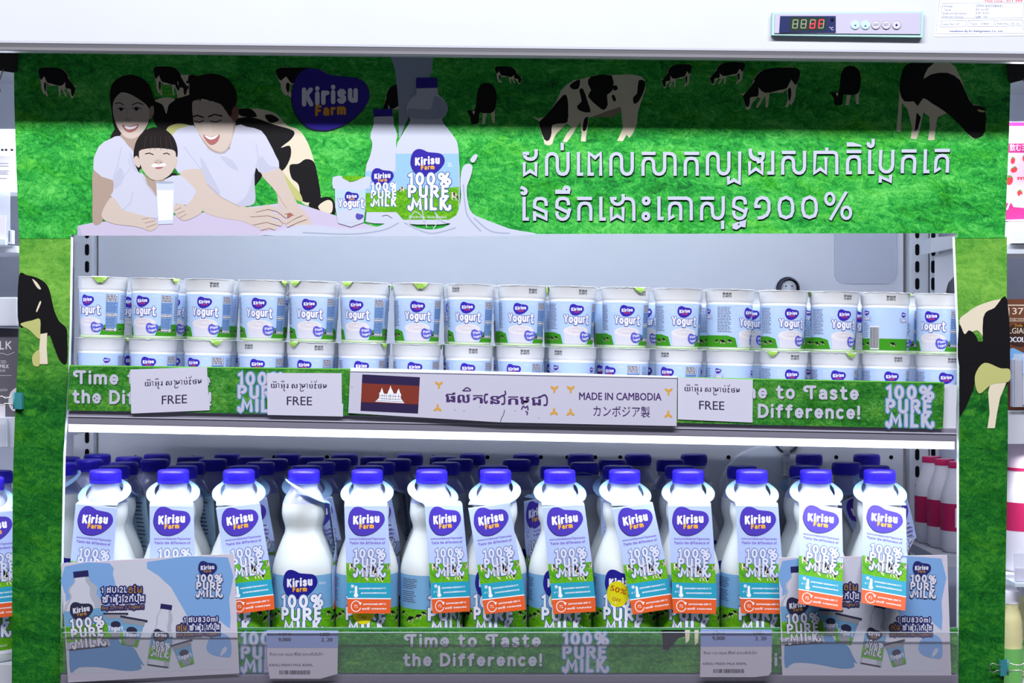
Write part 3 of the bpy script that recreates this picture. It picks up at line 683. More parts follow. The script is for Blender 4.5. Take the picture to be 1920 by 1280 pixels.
a.sm(W1([(155,975),(230,900),(300,830),(400,800),(440,890),(510,985),(520,1135),(480,1150),(250,1100),(245,1085)]), TEE, 14, 2); a.sm(W1([(510,985),(580,850),(690,820),(760,880),(818,950),(745,1050),(660,1040),(640,1130),(510,1135)]), TEE, 14, 2)
a.line(W1([(405,830),(440,900),(505,985)]), 1.2, TEES, 15); a.line(W1([(250,1090),(310,1030),(330,950)]), 1.1, TEES, 15)
a.sm(W1([(160,990),(210,1030),(250,1085),(330,1110),(400,1130),(470,1150),(525,1200),(470,1250),(400,1230),(340,1215),(180,1195),(90,1150),(100,1080)]), SK, 15)
for pp in ([(400,1160),(450,1150)], [(420,1190),(500,1170)], [(430,1225),(510,1195)]): a.line(W1(pp), .8, SKS, 16)
a.sm(W1([(745,1050),(815,975),(860,1020),(872,1080),(830,1130),(720,1170),(650,1110),(655,1050),(700,1040)]), SK, 15)
for pp in ([(655,1090),(700,1070)], [(670,1120),(730,1095)], [(690,1150),(740,1120)]): a.line(W1(pp), .8, SKS, 16)
a.poly(W1([(508,868),(648,872),(640,1195),(522,1200)]), skin('print_glass', (204, 212, 232)), 18); a.poly(W1([(514,935),(642,935),(636,1165),(526,1170)]), WHITE, 19)
a.poly(W1(ell(578, 876, 70, 9)), MILKS, 19)
# logo, milk stream, pack shots, splash
B1 = crop(480, 80, 3.369)
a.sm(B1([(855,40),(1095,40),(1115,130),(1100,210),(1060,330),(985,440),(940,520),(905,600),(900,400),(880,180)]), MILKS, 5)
logo(a, 480 + 472/3.369, -(80 + 356/3.369), 487/3.369, 20)
def bottle_art(pts, cap, lab, f, lw):
    a.sm(f(pts), MILK, lw, 3); a.poly(f(cap), LOGO, lw + 1)
PET = [(1020,285),(1140,285),(1150,325),(1195,370),(1212,430),(1175,490),(1240,580),(1280,680),(1285,1060),(1250,1140),(920,1140),(890,1060),(885,690),(920,590),(975,490),(948,430),(970,360),(1015,325)]
# small bottle first
a.sm(B1([(755,465),(860,465),(872,520),(892,580),(885,640),(905,740),(925,800),(925,1130),(870,1142),(705,1135),(698,1080),(692,810),(720,720),(735,640),(722,590),(742,520)]), MILK, 21, 3)
a.poly(B1([(742,420),(862,418),(864,465),(745,468)]), LOGO, 22)
a.poly(B1([(690,812),(910,812),(910,950),(692,950)]), SKYB, 22); a.poly(B1([(692,950),(910,940),(910,1070),(694,1070)]), G_LABEL, 22)
logo(a, 480 + 800/3.369, -(80 + 848/3.369), 140/3.369, 23); pure(a, 480 + 716/3.369, -(80 + 882/3.369), 185/3.369, 24)
a.sm(B1([(485,850),(560,845),(590,880),(640,870),(680,850),(725,850),(715,925),(690,930),(680,1135),(520,1140),(500,930),(488,925)]), MILK, 26, 2); a.poly(B1([(500,932),(695,932),(686,1075),(515,1075)]), SKYL, 27)
a.sm(B1([(545,845),(680,845),(640,868),(590,876)]), G_LABEL, 27)
a.sm(B1([(530,1065),(590,1055),(650,1068),(640,1130),(545,1132)]), MILK, 28); logo(a, 480 + 606/3.369, -(80 + 975/3.369), 88/3.369, 28); yogurt_word(a, 480 + 520/3.369, -(80 + 1040/3.369), 165/3.369, 31)
a.poly(crom([(480 + (655 + 50*x)/3.369, -(80 + (1098 - 50*y)/3.369)) for x, y in BLOB], 2), OUTP, 31)
# big bottle
a.sm(B1(PET), MILK, 33, 3); a.sm(B1([(1130,340),(1195,375),(1208,430),(1170,480),(1000,480),(955,440),(975,415),(1100,420)]), MILKS, 34); a.poly(B1([(1012,228),(1020,222),(1138,222),(1146,228),(1146,286),(1012,290)]), LOGO, 34)
a.poly(B1([(884,702),(1282,702),(1282,945),(886,945)]), SKYB, 34); a.poly(B1([(886,935),(1000,915),(1150,925),(1282,910),(1280,1080),(1220,1118),(930,1118),(888,1070)]), G_LABEL, 35)
cow(a, 480+900/3.369, 80+910/3.369, 480+940/3.369, 80+945/3.369, 36); cow(a, 480+1232/3.369, 80+945/3.369, 480+1282/3.369, 80+1000/3.369, 36, True)
logo(a, 480 + 1085/3.369, -(80 + 757/3.369), 214/3.369, 37); pure(a, 480 + 945/3.369, -(80 + 820/3.369), 290/3.369, 40)
a.font('2L', 480 + 1210/3.369, -(80 + 782/3.369), 7, WHITE, 36)
a.font('Freshness. Guaranteed.', 480 + 968/3.369, -(80 + 1108/3.369), 4.4, WHITE, 43, fit=240/3.369)
a.sm(B1([(130,1220),(180,1185),(300,1150),(450,1165),(600,1178),(760,1165),(850,1120),(880,1090),(930,1120),(1010,1165),(1120,1180),(1220,1150),(1270,1080),(1295,980),(1290,880),(1305,790),(1340,765),(1368,785),(1355,850),(1332,920),(1340,1010),(1370,1080),(1480,1130),(1600,1175),(1690,1220)]), MILK, 44, 4)
a.sm(B1([(1355,735),(1385,705),(1400,715),(1380,755),(1360,755)]), MILK, 44)
for pp in ([(960,1165),(980,1100),(1010,1070),(1060,1110),(1080,1170)], [(1120,1180),(1150,1120),(1130,1070),(1180,1130),(1240,1140)], [(1060,1130),(1050,1060),(1020,1010)], [(870,1110),(830,1085),(800,1090)]): a.line(crom(B1(pp), 3, False), 1.5, MILK, 45)
for pp in ([(300,1200),(600,1210),(800,1185),(900,1140)], [(1310,900),(1320,1010),(1340,1100),(1420,1190)], [(940,1140),(1100,1205),(1260,1170)], [(1380,1110),(1480,1190),(1600,1205)]): a.line(crom(B1(pp), 4, False), 2.6, MILKS, 45)
# khmer slogan: traced centre lines, with the printed drop shadow
def slog(f, wd):
    def g(*ls):
        for p in ls:
            q_ = f(p); sh = [(x + 1.6, y - 2.0) for x, y in q_]
            a.line(sh, wd + .8, SHADOWP, 1, False); a.line(q_, wd, GLYPHW, 47, False)
    return g
A1 = slog(crop(970, 260, 7.1125), 6.2); B2 = slog(crop(1190, 260, 7.1125), 6.2); C3 = slog(crop(1400, 250, 4.8), 6.2)
def sh(p, dx, dy=0): return [(x + dx, y + dy) for x, y in p]
DA = [(250,142),(250,215),(238,248),(208,272),(170,278),(132,270),(104,246),(92,212),(92,200),(158,200)]; DB = [(92,315),(92,482),(170,430),(248,482),(248,315)]
LO = [(390,497),(390,280),(396,245),(418,216),(448,203),(478,203),(508,216),(528,245),(533,280),(533,385),(540,430),(562,462),(590,475),(618,475),(648,462),(668,430),(675,390),(675,180)]
A1(DA, DB, LO, [(598,57),(598,157)], [(815,180),(815,475),(880,475)], [(1020,475),(955,475),(955,195),(1035,258),(1110,195),(1110,497)], sh(LO, 856))
B2([(92,198),(277,198)], [(110,497),(110,345),(118,305),(142,276),(170,266),(194,266),(222,276),(246,305),(252,345),(252,395),(262,440),(285,466),(312,475),(335,474),(365,462),(390,430),(398,390),(398,200),(465,200),(500,208),(528,235),(537,275),(537,497)])
KA = [(672,497),(672,345),(680,305),(706,272),(738,264),(768,264),(800,272),(824,305),(832,345),(832,497)]
B2([(660,198),(858,198)], KA, sh(LO, 578, -6), [(1248,503),(1248,592),(1320,553),(1394,594),(1398,172)])
B2([(1542,135),(1542,190),(1555,232),(1588,260),(1620,267)]); 
C3([(88,262),(128,248),(146,215),(146,182),(100,182)], [(30,142),(30,190),(40,215),(62,232),(88,238),(112,232)] )
C3([(24,255),(24,362),(80,318),(138,362),(138,255)], [(232,160),(232,358),(182,358)])
C3([(315,173),(438,173)], [(322,373),(322,270),(328,240),(346,222),(362,217),(380,217),(398,222),(414,240),(420,270),(420,310),(428,338),(444,353),(462,359),(480,358),(498,350),(512,328),(518,298),(518,158)])
C3([(808,370),(808,205),(800,182),(780,172),(612,172),(606,358),(660,318),(710,358),(710,215)], [(718,130),(718,172)])
a.poly(crop(1400,250,4.8)([(897,82),(955,82),(1030,108),(1030,120),(897,120)]), GLYPHW, 47)
C3([(895,165),(1030,165)], [(945,355),(904,355),(904,268),(912,235),(932,216),(955,211),(975,211),(996,218),(1008,238),(1011,270),(1011,368)])
C3([(1105,150),(1102,352),(1145,352)], [(1135,50),(1135,95),(1128,112),(1112,120),(1096,112),(1090,98),(1098,84)])
C3([(1205,150),(1198,290),(1206,320),(1226,341),(1250,348),(1275,345),(1298,325),(1310,290),(1312,150)], [(1198,445),(1200,392),(1290,432),(1292,375)])
C3([(1390,160),(1525,160)], [(1397,360),(1399,260),(1408,228),(1432,210),(1458,206),(1485,211),(1505,230),(1510,262),(1502,360)], [(1605,145),(1600,345),(1640,345)])
C3([(1687,155),(1825,155)], [(1738,312),(1693,342),(1698,260),(1708,222),(1732,204),(1760,200),(1785,206),(1802,228),(1805,258),(1800,355)])
A1([(90,775),(90,1072),(155,1072)], [(45,648),(80,662),(108,680),(117,705),(108,725),(88,735),(68,728),(55,708)])
A1([(385,898),(383,850),(368,815),(335,800),(300,798),(262,805),(236,830),(230,870),(230,912),(383,980),(383,1072),(232,1002)], [(230,970),(230,1095)])
TO = [(683,888),(680,845),(664,812),(632,799),(600,797),(560,805),(534,830),(527,870),(527,912),(680,985)]; TB = [(527,970),(527,1010),(545,1050),(580,1072),(610,1075),(645,1064),(672,1035),(682,990),(700,930)]
A1(TO, TB, [(505,715),(700,715)]); a.poly(crop(970,260,7.1125)([(505,680),(560,680),(640,700),(640,728),(505,728)]), GLYPHW, 47); A1(ell(655, 680, 34, 32, 14) + [(689,680)])
A1([(797,798),(995,798)], sh(KA, 147, 598), [(1113,775),(1113,1072),(1180,1072)])
A1([(1410,740),(1410,812),(1396,848),(1362,872),(1330,876),(1292,866),(1265,838),(1255,800),(1322,798)], [(1410,800),(1480,798),(1522,812),(1546,850),(1552,895),(1552,1095)], sh(DB, 1160, 596))
for cc in ((152, 830), (148, 1035)): B2(ell(cc[0], cc[1], 38, 40, 14) + [(cc[0] + 38, cc[1])])
B2([(322,772),(322,1065),(385,1065)], [(440,795),(690,795),(726,808),(748,845),(752,890),(752,1090)], [(522,1028),(461,1068),(461,935),(470,895),(495,868),(525,860),(552,860),(585,870),(606,898),(612,940),(612,1090)])
B2([(875,795),(1060,795)], [(890,1090),(890,945),(898,900),(922,872),(950,862),(978,863),(1008,875),(1030,905),(1035,945),(1035,985),(1045,1030),(1068,1055),(1098,1063),(1125,1060),(1152,1042),(1172,1005),(1178,960),(1178,770)], [(1170,1095),(1170,1205)])
B2(sh(TO, 790, -9), sh(TB, 790, -9), [(1465,1105),(1322,1150),(1322,1182),(1350,1192),(1385,1172),(1398,1150),(1455,1160),(1458,1105)])
C3([(125,658),(80,658),(80,630),(96,594),(135,578),(176,590),(198,625),(198,695),(178,735),(138,758),(95,762)])
O0 = [(290,690),(290,640),(305,596),(350,576),(395,596),(411,640),(411,700),(396,742),(350,760),(305,742),(290,690)]
C3(O0, sh(O0, 212, -2)); 
P3 = slog(crop(1400, 250, 4.8), 5.6)
P3(ell(745, 590, 38, 50, 16) + [(783, 590)], ell(893, 715, 40, 52, 16) + [(933, 715)], [(895,525),(748,780)])
board('milk_banner', [(25,70),(27,200),(30,300),(36,447),(132,447),(134,440),(1793,437),(1795,446),(1884,446),(1892,250),(1897,70)], 0, .0004, G_BANNER, FOAM, a, None, .00005,
      'wide printed banner of a family, cows on grass and bottles above the yogurt', 'banner')

# side posters
a = Art(); c = crop(0, 80, 2.136)
P = crop(0, 80, 2.1333)
f = lambda pts: [(x/2.136, -(80 + y/2.1333)) for x, y in pts]
a.sm(f([(76,935),(110,930),(160,945),(195,980),(215,1060),(235,1110),(265,1140),(270,1180),(268,1280),(240,1270),(215,1210),(200,1170),(185,1175),(170,1160),(160,1180),(130,1120),(76,1130)]), COWB, 3)
a.sm(f([(130,945),(150,960),(165,985),(150,980)]), COWW, 4); a.sm(f([(160,1035),(165,1040),(150,1075),(146,1070)]), COWW, 4)
a.sm(f([(82,1125),(130,1110),(160,1105),(162,1150),(158,1185),(120,1150)]), COWY, 3); a.poly(f([(163,1165),(190,1160),(188,1220),(192,1285),(152,1285),(158,1220)]), COWW, 4)
a.sm(f([(130,1255),(150,1230),(160,1240),(158,1290),(135,1290)]), COWY, 4)
board('side_poster', [(36,444),(133,444),(131,600),(128,705),(119,850),(116,1000),(112,1300),(22,1300),(24,900),(28,780),(36,620)], .0005, .010, G_POST, FOAM, a, None, .0002,
      'tall narrow grass poster left of the shelves, black cow with white leg', 'poster', 'grass posters framing the cooler opening')
a = Art(); f = lambda pts: [(1780 + x/2.136, -(80 + y/2.1333)) for x, y in pts]; g2 = lambda pts: [(1780 + x/2.0, -(640 + y/2.0)) for x, y in pts]
a.sm(f([(40,1110),(70,1080),(130,1045),(225,1030),(232,1130),(150,1180),(110,1150),(60,1170)]) , COWW, 3)
a.sm(f([(135,1100),(180,1060),(232,1030),(236,1360),(150,1330),(100,1280),(38,1290),(38,1130),(60,1165),(80,1150),(110,1180),(135,1270)]), COWB, 4)
a.poly(g2([(38,0),(222,0),(224,105),(150,100),(100,110),(90,180),(60,250),(38,285)]), COWB, 3)
a.sm(g2([(95,130),(130,80),(190,100),(225,105),(222,150),(160,160),(110,195)]), COWY, 5); a.poly(g2([(155,150),(215,150),(190,210),(178,270),(170,325),(142,325),(150,270),(145,190)]), COWW, 4)
board('side_poster', [(1790,444),(1888,444),(1888,600),(1890,800),(1882,1300),(1797,1300),(1798,1000),(1798,640)], .0005, .010, G_POST, FOAM, a, None, .0002,
      'tall narrow grass poster right of the shelves, cow with white back', 'poster', 'grass posters framing the cooler opening')
# ================================================================== upper shelf with rail, strip and cards
TA = .0198                                       # slope of the upper shelf (it sags to the right)
SH_Z = -.0844                                    # top of the shelf board at the middle
shelf = thing('cooler_shelf', (0, 0, SH_Z), 'white upper shelf with a lit strip under its front edge, carrying the yogurt cups', 'shelf', None, (0, math.atan(TA), 0))
XS = .5665
mb = MB(); mb.box(-XS, XS, .002, .432, -.008, 0, PAINT, .001); mb.build('shelf_board', shelf)
mb = MB(); zc = lambda py: (640 - py)*D/F - SH_Z
mb.box(-XS + .002, XS, -.0035, .006, zc(811), zc(786), ALU, .0015); mb.box(-XS + .002, XS, .0, .006, zc(786), zc(702) - .002, PAINT)
mb.box(-XS, XS, -.005, -.003, zc(797), zc(795), mat('rail_lip', (190, 186, 204), .3, .5)); mb.build('price_rail', shelf)
mb = MB(); mb.box(-XS + .002, XS - .002, -.0015, .02, zc(825.5), zc(811), mat('led_lens', (238, 242, 255), .4, emit=1.7)); mb.build('led_strip', shelf)
mb = MB(); mb.box(-XS + .002, XS - .002, .0202, .0262, zc(827), zc(786), ALU, .001); mb.build('added_light_block', shelf)  # added unseen block that keeps the strip's glow off the rear wall
for sx in (-1, 1):
    mb = MB(); mb.prism([(.02, -.008), (.40, -.008), (.40, -.05), (.30, -.045), (.02, -.014)][::-1], sx*.568 - .0015, sx*.568 + .0015, PAINT)
    mb.v = [(y, x, z) for x, y, z in mb.v]; mb.f = [q_[::-1] for q_ in mb.f]; mb.build('bracket', shelf)

TXT = mat('strip_letters', (192, 190, 211), .5, .2); TSH = mat('strip_letter_shadow', (34, 84, 40), .5, .1); OUTS = mat('strip_outline_blue', (92, 138, 190), .5, .2)
def slogan(a, x0, y0, dy, hcap=26.5, gap=36):
    """Time to Taste / the Difference! in px, baseline y0 (y down), tilted dy"""
    b = Art(); M0 = a.M
    a.M = (1, -dy, 0, 1, x0, -y0)
    for t, yy, fit, dx in (('Time to Taste', 0, 258, 0), ('the Difference!', -gap, 262, -2)):
        a.strokes(t, dx + 1.4, yy - 1.7, hcap, 5.2, TSH, 2, fit=fit); a.strokes(t, dx, yy, hcap, 5.3, TXT, 3, fit=fit)
    a.M = M0
def puremark(a, x0, ytop, w, dy):
    M0 = a.M; a.M = (1, -dy, 0, 1, x0, -ytop); pure(a, 0, 0, w, 2, OUTS, TXT, .02); a.M = M0
a = Art()
puremark(a, 441, 696, 92, .0195); slogan(a, 137, 720, .0195); slogan(a, 1353, 746, .0165); puremark(a, 1656, 721, 96, .0165)
slogan(a, 745, 733, .018); puremark(a, 1048, 709, 94, .018)
a.poly(neg([(130,684),(690,691),(1250,706),(1770,716),(1770,718.5),(1250,708.5),(690,693.5),(130,686.5)]), mat('strip_fold', (112, 196, 84), .4, .3), 4)
board('shelf_strip', [(130,684),(690,691),(1250,706),(1771,716),(1768,804),(1250,792),(690,779),(126,769)], -.008, .0008, G_STRIP, FOAM, a, None, .0001,
      'long grass printed strip along the upper shelf edge under the yogurt', 'sign', 'grass strips on the shelf edges')
INK = mat('card_ink', (58, 50, 82), .6, .1)
def khmer_free(a, x0, x1, y, tilt):
    """the two lines on a FREE card; y = baseline of the khmer line"""
    M0 = a.M; k = (x1 - x0)/1270; 
    a.M = (k, -tilt*k, 0, k, x0, -y); b = .0
    def g(ch, xa, xb, yb=0, cap=112): a.font(ch, xa, yb, cap, INK, 1, fit=xb - xa, bold=9)
    g('យ', 0, 130); a.strokes('ា', 140, 0, 115, 16, INK, 1); a.line([(40,150),(60,130),(85,150),(105,130),(120,150)], 14, INK, 1)
    g('អ', 225, 315); a.line([(230,145),(255,165),(280,140),(300,165)], 14, INK, 1); a.line([(275,-20),(300,-30),(290,-60),(320,-62)], 15, INK, 1); g('រ', 355, 395)
    g('ស', 470, 605); g('ម', 690, 780); a.strokes('ា', 790, 0, 115, 16, INK, 1)
    a.line([(650,95),(670,105),(675,0),(660,-45),(690,-70),(730,-60),(740,-40)], 16, INK, 1)
    g('ប', 870, 955); a.line([(925,135),(925,165)], 15, INK, 1)
    a.line(crom([(1025,80),(1010,100),(1000,60),(1000,20),(1010,2),(1025,15)], 3, False), 22, INK, 1); a.line(crom([(985,160),(1010,140),(1035,160),(1040,185)], 3, False), 13, INK, 1)
    g('ថ', 1070, 1155); g('ម', 1185, 1270)
    a.M = M0
def free_card(lbl, P, kx, ky, fx, fy, tilt):
    a = Art(); khmer_free(a, kx[0], kx[1], ky, tilt)
    M0 = a.M; a.M = (1, -tilt, 0, 1, fx[0], -fy); a.font('FREE', 0, 0, 16, INK, 1, fit=fx[1] - fx[0], bold=.3); a.M = M0
    return board('free_card', P, -.0095, .0007, OFFW, FOAM, a, None, .0001, lbl, 'sign', 'FREE cards on the upper shelf edge')
free_card('slightly tilted white FREE card nearest the left end of the upper shelf', [(244,692.5),(388,687.5),(390.5,741),(393,742),(393,769),(246,775)], (272,378), 724, (303.5,350.5), 757.5, -.045)
free_card('white FREE card just left of the flag sign on the upper shelf edge', [(500.5,699),(640.5,699.4),(641,756),(643.5,757),(643,780.6),(501.5,777.5)], (508.5,612.5), 727, (538,585), 759, .012)
free_card('white FREE card just right of the made in Cambodia sign', [(1271,707),(1411.5,711.5),(1411,792),(1271,786)], (1284,1387), 733, (1311,1358), 767, .03)
# made in Cambodia sign
a = Art(); c = crop(640, 680, 5.647); FB = mat('flag_navy', (46, 34, 74), .5, .2); FR = mat('flag_red', (128, 52, 40), .5, .2); GOLD = mat('ornament_gold', (214, 160, 70), .5, .2); PUR = mat('sign_purple', (74, 50, 106), .5, .2)
a.poly(c([(222,122),(832,152),(812,537),(203,508)]), FB, 1); a.poly(c([(218,215),(827,245),(816,440),(208,415)]), FR, 2)
T = [(358,410),(385,385),(400,370),(404,330),(400,318),(415,312),(418,295),(430,262),(440,295),(446,318),(465,330),(490,325),(498,300),(512,270),(521,240),(530,270),(545,300),(555,325),(585,325),(592,300),(609,272),(618,300),(624,320),(634,335),(630,375),(645,395),(668,428)]
a.poly(c(T), WHITE, 3)
for x in (432, 455, 480, 510, 522, 550, 575, 608): a.line(c([(x, 330), (x - 3, 395)]), .5, GREYT, 4)
for pp in ([(375,398),(655,412)], [(400,375),(632,388)], [(405,345),(632,355)]): a.line(c(pp), .4, GREYT, 4)
def orn(px, py, up):
    s_ = 1 if up else -1
    for r_, q_ in ((90, 7.5), (215, 8.5), (325, 8.5)):
        t = R(r_); a.sm([(px + s_*(math.cos(t)*u*q_ - math.sin(t)*w*q_)*(1 if up else -1)*(1 if up else -1), -py + s_*(math.sin(t)*u*q_ + math.cos(t)*w*q_)) for u, w in ((0, -.12), (.5, -.3), (1, -.12), (1, .12), (.5, .3), (0, .12))], GOLD, 1, 2)
for x, y, u in ((823,721,0),(820.6,765,1),(1039.4,729,0),(1038.7,772,1),(1070,729,0),(1069.7,773,1),(1253.5,733.5,0),(1253,777,1)): orn(x, y, u)
def kg(ch, xa, xb, yb, cap=17.5): a.font(ch, xa + .8, -yb, cap, PUR, 2, fit=xb - xa - 1.6, bold=2.2)
kg('ផ', 835.5, 853.5, 753.5, 18); kg('ល', 858, 881, 754.5); a.line(crom(neg([(869,731),(875,726.5),(881,729),(881.5,732),(869,732)]), 3), 2, PUR, 2); kg('ត', 887, 905, 755.5); 
a.line(crom(neg([(914,739),(909.5,740),(908.5,750),(911,755),(913.5,752)]), 3, False), 3, PUR, 2); kg('ន', 919.5, 937, 757)
a.line(crom(neg([(937,744),(943,741),(946,745),(945.5,756),(941,757)]), 3, False), 3, PUR, 2); a.line(crom(neg([(944,741),(948,738),(947,733)]), 3, False), 2.6, PUR, 2)
kg('ក', 953, 971.5, 758); kg('ម', 975, 992.5, 758.5); a.line(crom(neg([(978,767),(981,761),(985,764),(989,761),(990,768)]), 3, False), 2.2, PUR, 2); a.line(crom(neg([(986,771),(989,773),(988,777)]), 3, False), 2.2, PUR, 2)
kg('ជ', 997, 1014, 759.5, 17.5); a.line(crom(neg([(1013,744),(1021,740),(1025.5,746),(1025,758),(1020,759)]), 3, False), 3, PUR, 2)
M0 = a.M; a.M = (1, -.008, 0, 1, 1086, -749); a.font('MADE IN CAMBODIA', 0, 0, 13.6, PUR, 2, fit=154, bold=.5); a.M = (1, -.02, 0, 1, 1112.5, -778.5); a.font('カンボジア製', 0, 0, 15.5, PUR, 2, fit=106); a.M = M0
a.line(crom(neg([(946,768),(944,777),(940,784),(938.5,792)]), 3, False), 1.1, mat('crack', (70, 92, 78), .6), 2)
a.poly(neg([(657,689),(1269.7,705),(1269.7,708),(657,696)]), FOAM, 1); a.line(neg([(656.5,696.5),(960,703),(1269.5,709)]), 1.0, GREYT, 2, False)
for x, y in ((853,768),(870,770),(900,762),(966,770),(1010,783),(660,725)): a.poly(ell(x, -y, .9, .7, 8), GREYT, 1)
board('origin_sign', [(657,689),(1269.7,705),(1268.7,798.5),(939,791.5),(653,774)], -.0118, .003, mat('sign_board', (198, 195, 214), .55, .2), FOAM, a, None, .00016,
      'long white made in Cambodia sign with the national flag, on the upper shelf edge', 'sign')
# ================================================================== lower shelf front: strip, clear rail, price tags, promo cards
front = thing('ticket_rail', (0, 0, at(960, 1290).z), 'grey front rail with a clear plastic lip along the bottom shelf under the milk', 'shelf rail')
fz = front.location.z
def fp(mb, name): mb.v = [(x, y, z - fz) for x, y, z in mb.v]; return mb.build(name, front)
z_ = lambda py: (640 - py)*D/F
mb = MB(); mb.box(-.572, .566, -.012, .004, z_(1300), z_(1262), ALU, .001); mb.box(-.572, .566, .0, .004, z_(1262), z_(1180), ALU); mb.box(-.572, .566, -.0135, -.012, z_(1284), z_(1280), ALUD); fp(mb, 'metal_rail')
mb = MB(); mb.box(-.5655, .562, -.0245, -.0235, z_(1268), z_(1179), CLEAR); fp(mb, 'clear_lip')
mb = MB(); mb.box(-.5655, .562, -.0247, -.0233, z_(1179.2), z_(1177.8), CLEARE); fp(mb, 'lip_edge')
a = Art()
for x in (157, 757, 1360): slogan(a, x, 1213, .0, 25, 36)
for x in (447, 1050, 1653): puremark(a, x, 1184, 92, 0)
a.poly(neg([(1240,1180),(1292,1180),(1286,1192),(1272,1196),(1262,1208),(1252,1219),(1242,1216),(1243,1204)]), COWB, 2); a.poly(neg([(1284,1180),(1294,1180),(1292,1200),(1286,1206)]), COWW, 2); a.poly(neg([(1302,1180),(1310,1180),(1309,1204),(1303,1210)]), COWW, 2)
a.rect(116, -1180.5, 1796, -1176, mat('strip_top_fold', (74, 150, 84), .4, .3), 2)
board('shelf_strip', [(114,1176),(1796,1176),(1796,1261),(112,1261)], -.008, .0008, G_STRIP, FOAM, a, None, .0001,
      'long grass printed strip along the bottom shelf edge below the milk bottles', 'sign', 'grass strips on the shelf edges')
PB = mat('price_tag_blue', (148, 164, 214), .55, .2); PW = mat('price_tag_white', (206, 198, 214), .6, .2)
def price_tag(lbl, dx, dy, P, rot):
    a = Art(); c0 = crop(490 + dx, 1170 + dy, 11.64)
    def T(t, x, y, h, w, m=NAVY, bold=0): p = c0([(x, y)])[0]; a.font(t, p[0], p[1], h/11.64, m, 2, fit=w/11.64, bold=bold)
    a.poly(c0([(117,132),(1680,142),(1672,515),(120,515)]) , PB, 1)
    T('រៀល (៛)', 380, 235, 52, 270, INK, .2); T('9,000', 375, 372, 82, 270, INK, .9); T('USD', 1282, 258, 72, 212, INK, .6); T('2. 20', 1310, 375, 80, 240, INK, .9)
    T('ទឹកដោះគោស្រស', 185, 680, 50, 510, GREYT); T('គីរីស៊', 720, 680, 50, 155, GREYT); T('៨៣០មីលីលីត', 905, 680, 50, 440, GREYT)
    T('KIRISU FRESH MILK 830ML', 172, 912, 50, 955, INK)
    x = 395; rr = random.Random(5)
    while x < 1070:
        w = rr.choice((8, 8, 14, 20)); a.poly(c0([(x, 1005), (x + w, 1005), (x + w, 1090), (x, 1090)]), BLACK, 2); x += w + rr.choice((8, 10, 16))
    return board('price_tag', P, -.0212, .0004, PW, PW, a, None, .0001, lbl, 'price tag', 'price tags in the bottom rail')
price_tag('blue and white price tag beside the left promo card on the bottom rail', 0, 0, [(500,1181),(634,1182),(632.6,1263),(601,1272),(506,1272),(501.5,1247)], 0)
price_tag('blue and white price tag beside the right promo card on the bottom rail', 813.5, -2.5, [(1314.5,1178.7),(1447.5,1181.5),(1446.4,1259),(1441,1266),(1415,1269),(1312.5,1269)], 0)
# promo cards, drawn once in the frame of the left card
CB = mat('promo_blue', (128, 170, 224), .55, .2); CW = mat('promo_white', (212, 204, 222), .55, .2); CWH = mat('promo_milk', (206, 206, 222), .5, .2); CBD = mat('promo_blue_deep', (98, 146, 196), .55, .2); PN = mat('promo_navy', (40, 44, 108), .5, .2); PBR = mat('promo_ochre', (176, 128, 56), .5, .2); PWT = mat('promo_letter', (222, 220, 236), .5, .2); CUPG = mat('promo_cup_grey', (150, 150, 160), .4, .3)
SKB2 = mat('promo_label_blue', (110, 160, 200), .5); PBS = mat('promo_bottle_grey', (176, 180, 192), .5); PCAP = mat('promo_cap', (38, 38, 92), .5); PDARK = mat('promo_logo_dark', (46, 44, 72), .5)
a = Art(); g = neg
a.poly(g([(60,160),(1628,76),(1658,1155),(110,1190)]), CWH, 1)
a.sm(g([(60,160),(490,130),(520,240),(545,330),(540,450),(440,600),(420,560),(300,300),(60,420)]), CB, 2, 2)
a.poly(g([(60,160),(490,132),(530,270),(545,380),(400,620),(110,470),(68,500)]), CB, 2)
a.sm(g([(850,118),(1628,76),(1640,480),(1648,760),(1500,640),(1240,640),(1215,500),(1180,460),(1080,360),(960,250)]), CB, 2, 2)
a.poly(g([(850,118),(1628,76),(1644,640),(1240,640),(1080,360)]), CB, 2)
a.sm(g([(90,600),(300,560),(480,700),(600,900),(720,940),(780,1040),(825,1115),(790,1100),(790,1150),(650,1165),(400,1130),(200,1130),(112,1175),(100,900)]), CBD, 2, 3)
a.sm(g([(1430,900),(1460,850),(1560,800),(1650,860),(1656,1020),(1580,1030),(1480,1010),(1425,960)]), CB, 3); a.sm(g([(1555,1020),(1580,950),(1610,935),(1618,960),(1590,1000)]), CWH, 4)
def BT(rot, px, py, sc):
    cs, sn = math.cos(R(rot)), math.sin(R(rot)); return lambda pts: [(px + (x*cs - y*sn)*sc, -py + (x*sn + y*cs)*sc) for x, y in pts]
